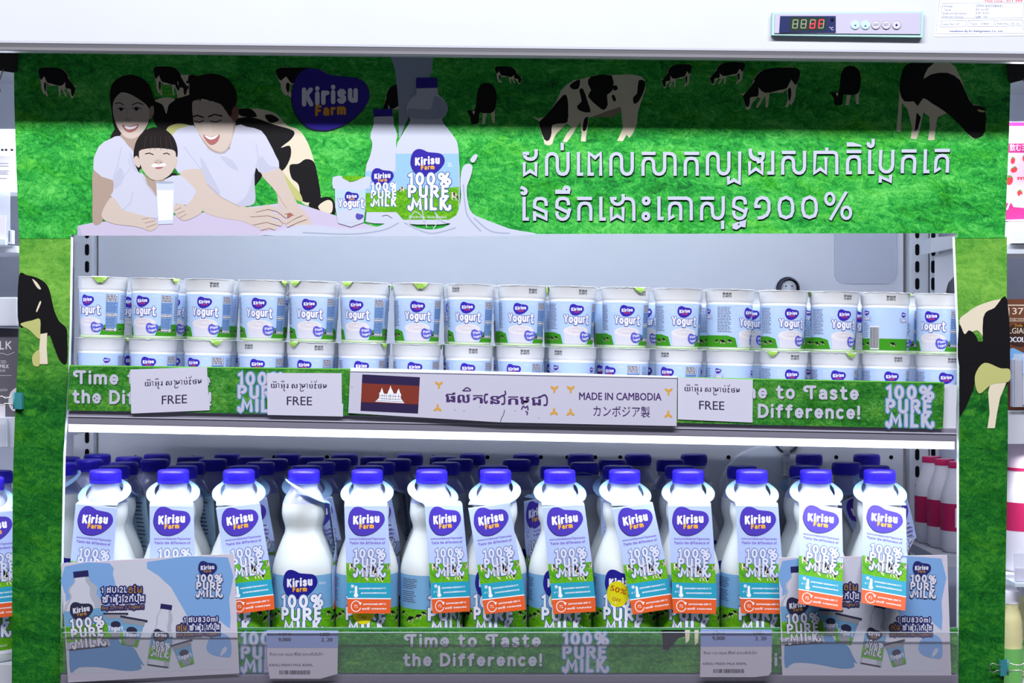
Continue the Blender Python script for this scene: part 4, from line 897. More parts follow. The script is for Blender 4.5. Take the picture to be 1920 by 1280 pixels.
def pack(f, sc, rot, px, py, big):
    """bottle drawn base at (0,0), 1 tall, y up"""
    if big: pr = [(.245,0),(.27,.06),(.27,.5),(.22,.6),(.17,.68),(.19,.73),(.18,.79),(.1,.86),(.085,.93)]
    else: pr = [(.16,0),(.175,.05),(.175,.45),(.15,.56),(.115,.66),(.13,.74),(.12,.82),(.085,.9),(.08,.93)]
    a.sm(f([(-r_, h_) for r_, h_ in pr] + [(r_, h_) for r_, h_ in pr[::-1]]), PBS, 5, 2); a.sm(f([(-r_*.86, h_) for r_, h_ in pr] + [(r_*.5, h_) for r_, h_ in pr[::-1]]), CWH, 6, 2)
    w = pr[-1][0] + .012; a.poly(f([(-w, .92), (w, .92), (w, 1), (-w, 1)]), PCAP, 7)
    r_ = pr[2][0]; a.poly(f([(-r_, .1), (r_, .1), (r_, .5), (-r_, .5)]), SKB2, 7); a.poly(f([(-r_, .1), (r_, .1), (r_, .3), (-r_, .3)]), G_LABEL, 8)
    a.line(f([(-r_*.9, .005), (r_*.9, .005)]), sc*.02, BLACK, 7)
    M0 = a.M; cs, sn = math.cos(R(rot))*sc, math.sin(R(rot))*sc; a.M = (cs, sn, -sn, cs, px, -py)
    logo(a, -.02 if not big else -.04, .49, .26 if not big else .3, 8, PDARK, PBR, PWT, False); pure(a, -r_*.86, .40, r_*1.75, 10, PDARK, PWT, .018); a.M = M0
pack(BT(6, 290, 945, 745), 745, 6, 290, 945, True); pack(BT(-8, 955, 1120, 600), 600, -8, 955, 1120, False)
def pcup(rot, px, py, sc):
    f = BT(rot, px, py, sc); a.poly(f([(-.3,0),(.3,0),(.38,.78),(-.38,.78)]), SKB2, 8); a.poly(f([(-.3,0),(.3,0),(.33,.26),(-.33,.26)]), G_LABEL, 9)
    a.poly(f([(-.4,.78),(.4,.78),(.42,.96),(-.42,.96)]), CUPG, 9); a.poly(f([(-.5,.95),(.5,.95),(.5,1.02),(-.5,1.02)]), PDARK, 10)
    a.poly(f(ell(0, .55, .2, .14, 14)), PDARK, 10); a.poly(f(ell(0, .16, .2, .15, 14)), CUPG, 10)
    M0 = a.M; cs, sn = math.cos(R(rot))*sc, math.sin(R(rot))*sc; a.M = (cs, sn, -sn, cs, px, -py); a.strokes('Yogurt', -.3, .3, .2, .04, PWT, 11, fit=.6); a.M = M0
pcup(0, 550, 850, 240); pcup(-10, 680, 920, 265); pcup(16, 1240, 1110, 225)
def bub(t, x, y, h, fit, m, w, grow): a.strokes(t, x, -y, h, w, PN, 12, fit=fit, grow=grow, gap=.2); a.strokes(t, x, -y, h, w, m, 14, fit=fit, gap=.2)
M0 = a.M; a.M = (1, .03, 0, 1, 0, 0)
K = lambda y, x: y + .03*x
for t, x, y, h, fit, m in (('1 ដប 2L', 412, 418, 56, 250, PWT), ('ថែម', 672, 418, 58, 130, PBR), ('យ៉ាអ៊ួរ 2កំប៉ុង'.replace('៉ុ', '៉u'), 420, 510, 60, 405, PWT), ('Buy 2L Free 2 Yoghurt!', 420, 575, 34, 400, PBR)):
    bub(t, x, K(y, x), h, fit, m, h*.17 if m is not PBR or h > 40 else h*.13, 26 if h > 40 else 20)
for t, x, y, h, fit, m in (('1 ដប830ml', 1205, 702, 52, 325, PWT), ('ថែម', 1142, 782, 54, 90, PBR), ('យ៉ាអ៊ួរ 1កំប៉ុង'.replace('៉ុ', '៉u'), 1258, 778, 52, 290, PWT), ('Buy 830ml Free 1 Yoghurt!', 1142, 832, 32, 412, PBR)):
    bub(t, x, K(y, x), h, fit, m, h*.17 if m is not PBR or h > 40 else h*.13, 24 if h > 40 else 18)
a.M = M0
logo(a, 1435, -180, 180, 15, PN, PBR, PWT, False); pure(a, 1312, -235, 270, 18, PN, PWT, .016)
def promo(lbl, TL, TR, BL, BR, Y):
    s0 = [(20,130), (1685,40), (90,1275)]; S0 = Matrix(((s0[1][0]-s0[0][0], s0[2][0]-s0[0][0]), (s0[1][1]-s0[0][1], s0[2][1]-s0[0][1])))
    T0 = Matrix(((TR[0]-TL[0], BL[0]-TL[0]), (TR[1]-TL[1], BL[1]-TL[1]))) @ S0.inverted()
    b = Art()
    for pts, fs, m, l in a.it:
        o_ = []
        for x, y in pts:
            v = T0 @ Vector((x - s0[0][0], -y - s0[0][1])); o_.append((TL[0] + v[0], -(TL[1] + v[1])))
        b.it.append((o_, fs, m, l))
    return board('promotion_card', [TL, TR, BR, BL], Y, .0009, CW, FOAM, b, None, .00009, lbl, 'sign', 'buy and get free promotion cards')
promo('laminated promotion card at the left end of the bottom shelf', (114,1055.5), (438.5,1037.5), (127.5,1279), (448.5,1262), -.0165)
promo('laminated promotion card at the right end, under two hanging bottle tags', (1459.5,1045), (1776,1040), (1467,1270), (1784,1275), -.0112)
# ================================================================== milk bottles
BH = .240
CAPM = mat('cap_blue', (44, 30, 196), .38, .4, sss=.1); MILKB = mat('bottle_milk', (216, 221, 222), .28, .4)
CLB = mat('bottle_shoulder', (172, 178, 216), .22, .5)
PROF = [(.0375,.0),(.0402,.003),(.041,.010),(.041,.1065),(.0404,.114),(.038,.125),(.033,.139),(.0282,.151),(.0252,.158),(.0243,.1635),(.0252,.169),(.0275,.176),(.0288,.183),(.0286,.190),(.0275,.1975)]
PROF2 = [(.0275,.1975),(.0250,.2045),(.0215,.2105),(.0188,.2145),(.0181,.2175),(.0181,.2215),(.0196,.2222),(.0196,.2236),(.0178,.2238),(.0178,.232)]
mb = MB(); mb.lathe(PROF, MILKB, 36); mb.lathe(PROF2, CLB, 36); mb.disc(.0375, 0, MILKB, 36, up=False); ME_BODY = mb.mesh('bottle_body')
mb = MB(); k = 72
cp = [(.0203,.2232),(.0205,.2262),(.0203,.2266),(.0205,.2270),(.0205,.2362),(.0200,.2384),(.0186,.2396),(.0174,.24)]
mb.lathe([(r, z) for r, z in cp], CAPM, 48); mb.disc(.0174, .24, CAPM, 48); mb.disc(.0203, .2232, CAPM, 48, up=False)
for i in range(60):
    t = 2*math.pi*i/60; d = .00035; r0 = .0206
    vs = [((r0 if j else r0 - .0003)*math.sin(t + (j-1)*.028) + 0, -(r0 + (.0003 if j == 1 else -.0002))*math.cos(t + (j-1)*.028), zz) for zz in (.2272, .2358) for j in range(3)]
    mb.add(vs, [(0,1,4,3), (1,2,5,4)], CAPM)
ME_CAP = mb.mesh('bottle_cap')

def wrap(r, dl=.00005):
    return lambda x, y, l: ((r + dl*l)*math.sin(x/r), -(r + dl*l)*math.cos(x/r), y)
a = Art(); LW = .0412*math.pi
def tile(x0, x1, y0, y1, m, l, st=.004):
    n = max(1, round((x1-x0)/st)); pts = [(x0 + (x1-x0)*i/n, y) for y in (y0, y1) for i in range(n + 1)]
    a.raw(pts, [[i, i+1, n+2+i, n+1+i] for i in range(n)], m, l)
tile(-LW, LW, .012, .107, mat('bottle_label_blue', (122, 172, 212), .45, .25), 0); tile(-LW, LW, .012, .0635, G_LABEL, 1)
tile(-LW, LW, .0105, .0155, WHITE, 2)
for x, y, s_, fl in ((-.046,.056,.008,0),(-.036,.060,.006,1),(.036,.058,.008,1),(.043,.050,.010,0),(.052,.058,.007,1),(-.060,.052,.010,0),(-.072,.058,.007,0),(.064,.052,.010,1),(.09,.055,.009,0),(-.1,.055,.01,0)):
    cow(a, x, -y - s_*.2, x + s_*1.3, -y + s_*.7, 2, bool(fl), COWP2)
logo(a, -.0015, .0965, .046, 3, mat('label_logo_blue', (34, 30, 140), .45, .25), FARM)
M0 = a.M; pure(a, -.0305, .083, .061, 7); a.M = M0
a.font('830ml', .024, .095, .003, WHITE, 3)
a.font('Freshness. Guaranteed.', -.026, .0205, .0032, WHITE, 4, fit=.05)
rr = random.Random(3)
def textlines(x0, x1, y0, y1, n, m, l, h=.0011):
    for i in range(n):
        y = y0 - (y0 - y1)*i/(max(1, n-1)); x = x0; e = x1 - (x1-x0)*rr.random()*.2
        while x < e - .001:
            w = rr.uniform(.0015, .0045); w = min(w, e - x); a.rect(x, y, x + w, y + h, m, l); x += w + .0007
textlines(-.068, -.041, .101, .089, 6, GREYT, 3); textlines(-.068, -.041, .085, .072, 6, GREYT, 3); textlines(-.115, -.078, .10, .07, 12, GREYT, 3)
tile(.058, .066, .016, .1, SKYL, 3)
for i in range(24): a.rect(.0585, .018 + i*.0033, .0585 + (.004 if i % 4 == 0 else .0022), .0186 + i*.0033, NAVY, 4)
a.rect(.058, .016, .0584, .1, NAVY, 4); a.rect(.0656, .016, .066, .1, NAVY, 4); tile(.084, .112, .05, .1, WHITE, 3)
for i in range(18): a.rect(.086 + i*.0013, .055, .0866 + i*.0013 + (.0004 if i % 3 else 0), .08, BLACK, 4)
a.cut(.0045); mb = MB(); a.to(mb, wrap(.0411)); ME_LABEL = mb.mesh('bottle_label')
# yellow discount sticker
a = Art(); YEL = mat('sticker_yellow', (226, 214, 22), .45, .25); RED = mat('sticker_red_ink', (168, 60, 24), .5, .2)
a.poly(ell(0, 0, .0145, .0165, 28), YEL, 9); M0 = a.M; a.M = (.966, -.259, .259, .966, 0, 0)
a.font('50%', 0, .002, .0068, RED, 10, fit=.021, align='c', bold=.0004); a.font('OFF', .001, -.0095, .0045, RED, 10, fit=.0115, align='c'); a.M = M0
a.cut(.0045); mb = MB(); a.to(mb, wrap(.0412)); ME_STICK = mb.mesh('discount_sticker')

# ---------------------------------------------------------------- hanging neck tag (collar ring + printed panel)
TAGB = mat('tag_lilac', (174, 190, 234), .45, .25); TEAL = mat('tag_teal', (40, 154, 184), .45, .25); ORG = mat('tag_orange', (222, 92, 40), .45, .25)
COLLAR = mat('tag_collar_blue', (160, 200, 236), .4, .3); TAGINK = mat('tag_violet_ink', (124, 104, 190), .5, .2); TAGBACK = mat('tag_back', (168, 200, 226), .5, .2)
KK = .687/4.267/1000
a = Art((KK, 0, 0, KK, -398*KK, 280*KK))      # px of the traced panel (fold line at 0), y up
g = neg
a.poly(g([(226,280),(570,280),(598,745),(246,735)]), TAGB, 0); a.poly(g([(246,735),(420,745),(596,740),(600,895),(252,890)]), G_LABEL, 0)
a.poly(g([(252,890),(600,895),(603,1016),(256,1010)]), TEAL, 0); a.poly(g([(256,1010),(603,1014),(604,1022),(256,1018)]), WHITE, 0); a.poly(g([(256,1018),(604,1022),(600,1134),(262,1130)]), ORG, 0)
a.poly(g([(226,278),(570,278),(571,290),(226,290)]), mat('tag_fold', (206, 218, 248), .4), 1)
logo(a, 406, -404, 288, 2, mat('tag_logo_purple', (70, 52, 168), .45, .25))
a.font('សាកលបងរសជាតិខុសគនា', 272, -552, 14, TAGINK, 2, fit=282, res=1, bold=3); a.strokes('Taste the difference of'.replace('T', 'T'), 274, -588, 22, 4.6, TAGINK, 2, fit=280)
cow(a, 265, 742, 330, 800, 1, True); cow(a, 565, 750, 598, 800, 1); cow(a, 380, 740, 560, 886, 1, True)
pure(a, 290, -622, 272, 4, OUTD, mat('tag_letter', (206, 209, 230), .5, .2), .017)
a.line(g([(326,925),(326,985)]), 20, WHITE, 1); a.poly(g(ell(326, 990, 18, 16, 14)), WHITE, 1)
for t in (0, 60, 120): a.line(g([(298 - 14*math.cos(R(t)), 918 - 14*math.sin(R(t))), (298 + 14*math.cos(R(t)), 918 + 14*math.sin(R(t)))]), 5, WHITE, 1)
a.font('4°C', 276, -972, 17, WHITE, 1, res=1)
a.font('រកសាកនងសតណហភាព ៤°C', 350, -942, 13, WHITE, 1, fit=212, res=1, bold=4); a.font('រកសាកនងទកកក', 366, -978, 13, WHITE, 1, fit=200, res=1, bold=4)
a.line(g(arc(327, 1075, 38, 42, 20, 320)), 6, WHITE, 1); a.poly(g([(345,1040),(372,1048),(360,1070)]), WHITE, 1); a.font('72', 312, -1086, 22, WHITE, 1, res=1)
a.font('សមបកមពរង ៧២°C', 386, -1066, 13, WHITE, 1, fit=178, res=1, bold=4); a.font('នាទី បាសទរ', 376, -1102, 13, WHITE, 1, fit=190, res=1, bold=4)
mb = MB()
O_ = [((x - 398)*KK, -(y - 280)*KK) for x, y in ((226,280),(262,1130),(600,1134),(570,280))]
mb.prism(O_, -.00005, .0004, TAGB, TAGBACK)
a.to(mb, lambda x, y, l: (x, -.0001 - .00006*l, y))
for i in range(22): mb.add([((226 + 30 + 8 - 398)*KK, .00045, -(330 + i*34 - 280)*KK), ((250 + 290 - 398)*KK, .00045, -(330 + i*34 - 280)*KK), ((250 + 290 - 398)*KK, .00045, -(342 + i*34 - 280)*KK), ((264 - 398)*KK, .00045, -(342 + i*34 - 280)*KK)], [(0,1,2,3)], GREYT)
ME_PANEL = mb.mesh('printed_panel')
# lower half of the panel bent upright, for tags squeezed between two rows
mb2 = MB(); mb2.v = list(mb.v); mb2.f = mb.f; mb2.m = mb.m; mb2.mats = mb.mats; mb2.sm = mb.sm
_bent = {}
def panel_bend(roll):
    if roll in _bent: return _bent[roll]
    bm = bmesh.new(); bm.from_mesh(ME_PANEL); bm.transform(Matrix.Rotation(R(roll), 4, 'Y'))
    for zc in (-.055, -.062, -.069, -.076):
        bmesh.ops.bisect_plane(bm, geom=bm.verts[:] + bm.edges[:] + bm.faces[:], plane_co=(0, 0, zc), plane_no=(0, 0, 1))
    for i in range(-6, 7):
        bmesh.ops.bisect_plane(bm, geom=bm.verts[:] + bm.edges[:] + bm.faces[:], plane_co=(i*.008, 0, 0), plane_no=(1, 0, 0))
    for v in bm.verts:
        d = -v.co.z; k = max(0, min(1, (d - .05)/.028))
        v.co.y += (1 - k)*(-.155*d) + k*(.0326 - math.sqrt(max(0, .0428**2 - v.co.x**2)))
    me = bpy.data.meshes.new('printed_panel_bent'); bm.to_mesh(me); bm.free()
    for m in ME_PANEL.materials: me.materials.append(m)
    _bent[roll] = me; return me
# collar: a ring with a slightly long hole that droops from the neck to the fold
CT = 29
def collar_mesh(tilt=CT):
    mb = MB(); n = 44; vs = []; fs = []; ct, st = math.cos(R(tilt)), math.sin(R(tilt))
    for j in range(4):
        for i in range(n):
            t = 2*math.pi*i/n; x = math.sin(t); s_ = -math.cos(t); f = j/3
            px = x*(.0238 + (.0345 - .0238)*f); ps = s_*((.0286 if s_ < 0 else .0276)*(1 - f) + f* (.0338 if s_ < 0 else .0315))
            vs.append((px, -.003 + ps*ct, ps*st - .0035*f*f*abs(x)))
    for j in range(3):
        for i in range(n): fs.append((j*n + i, j*n + (i+1) % n, (j+1)*n + (i+1) % n, (j+1)*n + i))
    up = [(x, y, z + .0004) for x, y, z in vs]
    mb.add(vs, [f[::-1] for f in fs], COLLAR, True); mb.add(up, fs, COLLAR, True)
    P_ = lambda x, s_, dz: (x, -.003 + s_*ct, s_*st + dz)
    for x0, x1 in ((-.0274, -.012), (.012, .0274)):
        mb.add([P_(x0, -.0262, .0006), P_(x1, -.0282, .0006), P_(x1, -.0338, .0006), P_(x0, -.0338, .0006)], [(3,2,1,0)], COLLAR)
    mb.add([P_(-.0274, -.0318, .0008), P_(.0274, -.0318, .0008), P_(.0274, -.0339, .0002), P_(-.0274, -.0339, .0002)], [(3,2,1,0)], TAGB)
    return mb.mesh('collar')
ME_COLLAR = collar_mesh()
FOLD = (0, -.003 - .0338*math.cos(R(CT)), -.0338*math.sin(R(CT)))
def neck_tag(x, y, zc, yaw, roll, pitch, lbl, bent=True):
    """x, y = bottle axis, zc = height of the collar; yaw turns it round the neck, roll leans it, pitch swings the panel out"""
    t = thing('bottle_neck_tag', (x, y, zc), lbl, 'tag', 'paper tags hung on the bottle necks', (0, 0, R(yaw)))
    link('collar', ME_COLLAR, t); link('printed_panel', panel_bend(roll) if bent else ME_PANEL, t, FOLD, (0, 0, 0) if bent else (R(pitch), R(roll), 0)); return t
def deck_z(y): return DECK_Z - (y - .052)*.020 + .0008
_deck = deck  # the deck slopes gently to the back
deck.rotation_euler = (math.atan(-.020), 0, 0)
deck.location.z = -.052*-.0 ; 
deck.location = (0, 0, (DECK_Z + .45)*(1 - 1) + .052*.020)
def bottle(x, y, yaw, lbl, grp, lab=True):
    b = thing('milk_bottle', (x, y, deck_z(y)), lbl, 'bottle', grp, (0, 0, R(yaw)))
    link('bottle_body', ME_BODY, b); link('cap', ME_CAP, b)
    if lab: link('label', ME_LABEL, b)
    return b
YF = .0535
def xw(px, y): return (px - 960)*(D + y)/F
FR = [(198, 12), (325, 4), (448, -6), (570, 2), (688.5, 2), (809.5, 34), (929, -4), (1049.5, 2), (1171, -7), (1290, -4), (1409.5, 6), (1529.5, 3), (1649, 4)]
# tag: yaw, roll, pitch, z lift
TG = [(-6, 5, 0), (8, 1, 0), (7, -6.5, 0), (100, 0, 0), (2, 0, 0), (31, 1.5, 0), (-15, -9.5, -.8), (6, -3, 0), (14, -6.5, -1.5), (-3, 0, 0), (3, 1, 0), (0, 9, -21), (-2, 9.5, -21)]
BL = ['front row milk bottle behind the left edge of the left promo card', 'front row milk bottle behind the middle of the left promo card', 'front row milk bottle beside the right edge of the left promo card',
      'front row milk bottle with its white neck and label uncovered, tag turned to the side', 'front row milk bottle with a yellow sticker peeking out under its tag', 'front row milk bottle turned so small text shows left of its tag',
      'front row milk bottle behind the tag whose orange end rises to the right', 'front row milk bottle just left of the one with the 50% sticker', 'front row milk bottle showing a yellow 50% off sticker',
      'front row milk bottle with its tag overlapped by the tag leaning right', 'front row milk bottle with gaps on both sides, left of the right promo card', 'front row milk bottle behind the left part of the right promo card', 'rightmost front row milk bottle, behind the right promo card']
TL_ = ['hanging paper tag leaning left, lower half hidden by left promo card', 'hanging paper tag, second from the left, cut off by the left promo card', 'hanging paper tag beside the right edge of the left promo card',
       'hanging paper tag swung round to the side of the uncovered bottle', 'straight hanging paper tag with a yellow OFF sticker peeking out below', 'narrow looking hanging paper tag turned to the right, text left of it on the bottle',
       'hanging paper tag tilted so its orange end rises to the right, middle of row', 'straight hanging paper tag just left of the yellow 50% sticker', 'hanging paper tag leaning right beside the yellow 50% sticker',
       'hanging paper tag overlapped on its left by a tag leaning right', 'straight hanging paper tag left of the right promo card, gaps on both sides', 'bright hanging paper tag over the left part of right promo card', 'bright hanging paper tag over the middle of right promo card']
ZC = .213
for i, (px, yaw) in enumerate(FR):
    x = xw(px, YF); b = bottle(x, YF, yaw, BL[i], 'front row milk bottles')
    if i == 8: s_ = link('discount_sticker', ME_STICK, b, (0, 0, .0835), (0, 0, R(-10))); s_['label'] = 'round yellow 50% off sticker'
    if i == 4: s_ = link('discount_sticker', ME_STICK, b, (0, 0, .0615), (0, 0, R(-4))); s_['label'] = 'round yellow discount sticker half under the tag'
    if i == 2: s_ = link('discount_sticker', ME_STICK, b, (0, 0, .080), (0, 0, R(-16))); s_['label'] = 'round yellow sticker beside the promo card'
    if i == 7: s_ = link('discount_sticker', ME_STICK, b, (0, 0, .080), (0, 0, R(0))); s_['label'] = 'round yellow sticker under the tag'
    yw, rl, pt = TG[i]
    neck_tag(x, YF, deck_z(YF) + ZC, yw, rl, pt - 7.5, TL_[i], i == 3)
# rear rows: cap centre and cap top as seen, row depth
ROWS = {2: (.137, [150, 216, 345, 464, 583, 702, 815, 948, 1034, 1150, 1264, 1383, 1506, 1640]), 3: (.220, [123, 241, 363, 488, 604, 714, 835, 1096, 1587]),
        4: (.297, [171, 290, 400, 511, 622, 734, 853, 959, 1149, 1256]), 5: (.369, [126, 239, 350, 469, 588, 706, 843]), 6: (.446, [181, 290.6, 420, 536, 642, 772, 880, 985, 1089, 1196, 1301, 1517, 1625])}
REAR = []
for r_, (y, xs) in ROWS.items():
    for px in xs: REAR.append([xw(px, y), y, r_, px])
REAR = [q_ for q_ in REAR if not (q_[2] == 2 and q_[3] == 150)]
FX = [(xw(px, YF), YF) for px, _ in FR]
for it in range(400):
    for i, p in enumerate(REAR):
        for j, q_ in enumerate([*FX, *REAR]):
            jj = j - len(FX)
            if jj == i: continue
            dx, dy = p[0] - q_[0], p[1] - q_[1]; d = math.hypot(dx, dy)
            if d < .0848:
                if d < 1e-6: dx, d = 1e-3, 1e-3
                k = (.0849 - d)*(1 if jj < 0 else .5)/d
                p[0] += dx*k; p[1] += dy*k
                if jj >= 0: q_[0] -= dx*k; q_[1] -= dy*k
    for p in REAR: p[1] = min(p[1], .474)
RN = {2: 'second', 3: 'third', 4: 'fourth', 5: 'fifth', 6: 'last'}
rr = random.Random(11)
def rear_label(r_, px):
    near = min(range(13), key=lambda i: abs(FR[i][0] - px))
    side = 'left of' if px < FR[near][0] - 14 else ('right of' if px > FR[near][0] + 14 else 'straight behind')
    lm = {0: 'the front bottle nearest the left end', 1: 'the second front bottle from left', 2: 'the third front bottle from left', 3: 'the front bottle with an uncovered label', 4: 'the fifth front bottle from left', 5: 'the sixth front bottle from left',
          6: 'the front bottle with the tilted tag', 7: 'the eighth front bottle from left', 8: 'the 50% sticker front bottle', 9: 'the fourth front bottle from right', 10: 'the third front bottle from right', 11: 'the second front bottle from right', 12: 'the rightmost front bottle'}[near]
    return f'milk bottle, {RN[r_]} row, {side if side == "straight behind" else "just " + side} {lm}'
for x, y, r_, px in REAR:
    bottle(x, y, rr.uniform(-40, 40), rear_label(r_, px), 'milk bottles in the rows behind', True)
def rear_at(r_, px): return min((q_ for q_ in REAR if q_[2] == r_), key=lambda q_: abs(q_[3] - px))
for r_, px, yw, rl, pt, lbl in ((3, 123, -58, 6, 4, 'hanging paper tag turned sideways at the left edge of the milk shelf'), (2, 216, 128, 3, 4, 'hanging paper tag showing its grey text back, behind the leftmost front bottle'),
        (2, 345, 150, 0, 4, 'hanging paper tag showing its grey text back, behind the second front bottle'), (2, 464, 14, -6, 2, 'partly hidden hanging tag behind the third front bottle'),
        (2, 583, 22, -7, 2, 'partly hidden hanging tag right of the bottle with uncovered label'), (2, 702, 10, -7, 2, 'partly hidden hanging tag right of the bottle with OFF sticker'), (3, 714, 100, -2, 4, 'blue hanging tag turned sideways in the third row, behind the OFF sticker bottle'),
        (2, 815, 95, -3, 4, 'hanging paper tag turned sideways behind the bottle with small text'), (2, 1034, -56, -12, -4, 'twisted hanging tag left of the bottle beside the 50% sticker one'), (2, 1150, 4, 2, 2, 'partly hidden hanging tag behind the 50% sticker bottle'),
        (2, 1506, 160, 0, 4, 'hanging tag collar peeking out left of the second bottle from right'), (3, 1587, 12, -22, 2, 'steeply leaning hanging tag between the two rightmost front bottles'), (2, 1640, 34, -9, 4, 'partly hidden hanging tag right of the rightmost front bottle'), (3, 1096, 170, 0, 4, 'hanging tag collar behind the gap left of the 50% sticker bottle')):
    q_ = rear_at(r_, px); neck_tag(q_[0], q_[1], deck_z(q_[1]) + ZC, yw, rl, pt, lbl)

# ================================================================== yogurt cups
CH = .078
CUPW = mat('cup_white', (246, 246, 249), .35, .35, sss=.05)
RM = .0286
CPR = [(.0262,.0),(.0272,.001),(.0276,.0035),(.0300,.0595),(.0298,.0608),(.0302,.0622),(.0312,.0640),(.0314,.0765),(.0319,.0770),(.0320,.0776)]
mb = MB(); mb.lathe(CPR, CUPW, 36); mb.disc(.0262, .0002, CUPW, 36, up=False); mb.disc(.0319, .0772, CUPW, 36); ME_CUP = mb.mesh('cup')
a = Art(); PI_ = math.pi*RM
z0, z1 = .0036, .0585
tile(-PI_, PI_, z0, z1, SKYL, 0, .003)
def gtri(p, l=1): a.poly(p, mat('cup_green', (62, 150, 30), .5, .2), l)
gtri([(.016,z0),(.0215,.0165),(.030,.0185),(.030,z0)]); gtri([(-.018,z0),(-.0215,.0155),(-.032,.0185),(-.032,z0)])
tile(.03, PI_, z0, .0185, mat('cup_green', (62, 150, 30)), 1); tile(-PI_, -.032, z0, .0185, mat('cup_green', (62, 150, 30)), 1)
a.poly([(-.0172,.019),(.0168,.019),(.0128,z0),(-.0148,z0)], mat('bowl_white', (218, 216, 232), .4), 1); a.poly(ell(-.0002, .0205, .0172, .0062, 24), mat('bowl_yogurt', (232, 226, 232), .4), 2)
for rx in (.006, .0105): a.line(ell(-.0005, .0215, rx, rx*.32, 18) + [(-.0005 + rx, .0215)], .0006, mat('bowl_swirl', (210, 204, 218), .4), 3)
logo(a, -.0005, .0478, .0185, 4, mat('cup_logo', (56, 38, 176), .4, .3), FARMR, WHITE, False)
yogurt_word(a, -.0165, .0305, .0335, 7)
a.poly(crom([(.0128 + .0165*x, .0135 - .0165*y*-1) for x, y in BLOB], 2), mat('cup_violet', (92, 92, 206), .4), 9)
M0 = a.M; a.M = (.98, .17, -.17, .98, .0128, .0135); a.strokes('Plain', -.0052, .0006, .0037, .0007, WHITE, 10, fit=.0098); a.strokes('Yogurt', -.0056, -.0042, .0034, .0006, WHITE, 10, fit=.0106); a.M = M0
a.font('125g', .0125, .0535, .0022, WHITE, 2)
for i in range(3): a.font('ទឹកដោះគោជូរ'[:6 + i], -.0195, .0525 - i*.003, .002, WHITE, 2, fit=.007, res=1)
tile(.0235, .039, .009, .0565, mat('facts_blue', (128, 166, 220), .5), 3)
for y0, y1 in ((.0465, .056), (.027, .0315), (.0085, .0125)): tile(.0238, .0387, y0, y1, mat('facts_white', (216, 214, 226), .5), 4)
for xx in (.0235, .039): a.rect(xx, .008, xx + .0003, .0568, GREYT, 5)
textlines(.0242, .0384, .0545, .0475, 5, BLACK, 6, .0008); textlines(.0242, .038, .0445, .033, 7, OUTD, 6, .0006); textlines(.0242, .038, .0302, .0275, 2, BLACK, 6, .0007); textlines(.0242, .038, .025, .0135, 7, OUTD, 6, .0006); textlines(.0242, .0384, .0115, .009, 2, BLACK, 6, .0007)
textlines(-.045, -.0265, .0545, .023, 17, GREYT, 3, .0007); textlines(.044, .056, .054, .024, 14, OUTD, 3, .0006)
logo(a, .068, .0515, .0085, 3, mat('cup_logo', (56, 38, 176)), FARMR, WHITE, False); yogurt_word(a, .0615, .0425, .0135, 6)
logo(a, -.0605, .0495, .0085, 3, mat('cup_logo', (56, 38, 176)), FARMR, WHITE, False); yogurt_word(a, -.067, .0405, .0135, 6)
for i in range(14): a.rect(.0735 + i*.0009, .006, .0739 + i*.0009 + (.0002 if i % 3 else 0), .033, BLACK, 4)
tile(.073, .0862, .0045, .0345, WHITE, 3); textlines(.0615, .0715, .038, .021, 8, GREYT, 3, .0006)
for x, y, s_ in ((.0225,.0105,.005),(-.028,.011,.006),(-.037,.01,.007),(-.047,.011,.005),(.058,.01,.006),(.045,.01,.005),(-.075,.011,.007),(.07,.011,.006)):
    cow(a, x - s_*.6, -y - s_*.4, x + s_*.6, -y + s_*.4, 2, s_ > .0055, COWP2)
a.cut(.004); mb = MB()
def conew(x, y, l):
    r = .02788 + (y - z0)*(.0299 - .0276)/(.0595 - z0) + .00007*l
    return (r*math.sin(x/RM), -r*math.cos(x/RM), y)
a.to(mb, conew); ME_CLAB = mb.mesh('cup_label')
FOIL = mat('foil_white', (236, 238, 244), .4, .4); FOILG = mat('foil_lid_green', (150, 196, 84), .4, .4); FOILS = mat('foil_silver', (206, 210, 220), .3, .6, metal=.4)
DATE = mat('date_ink', (40, 38, 48), .6, .1)
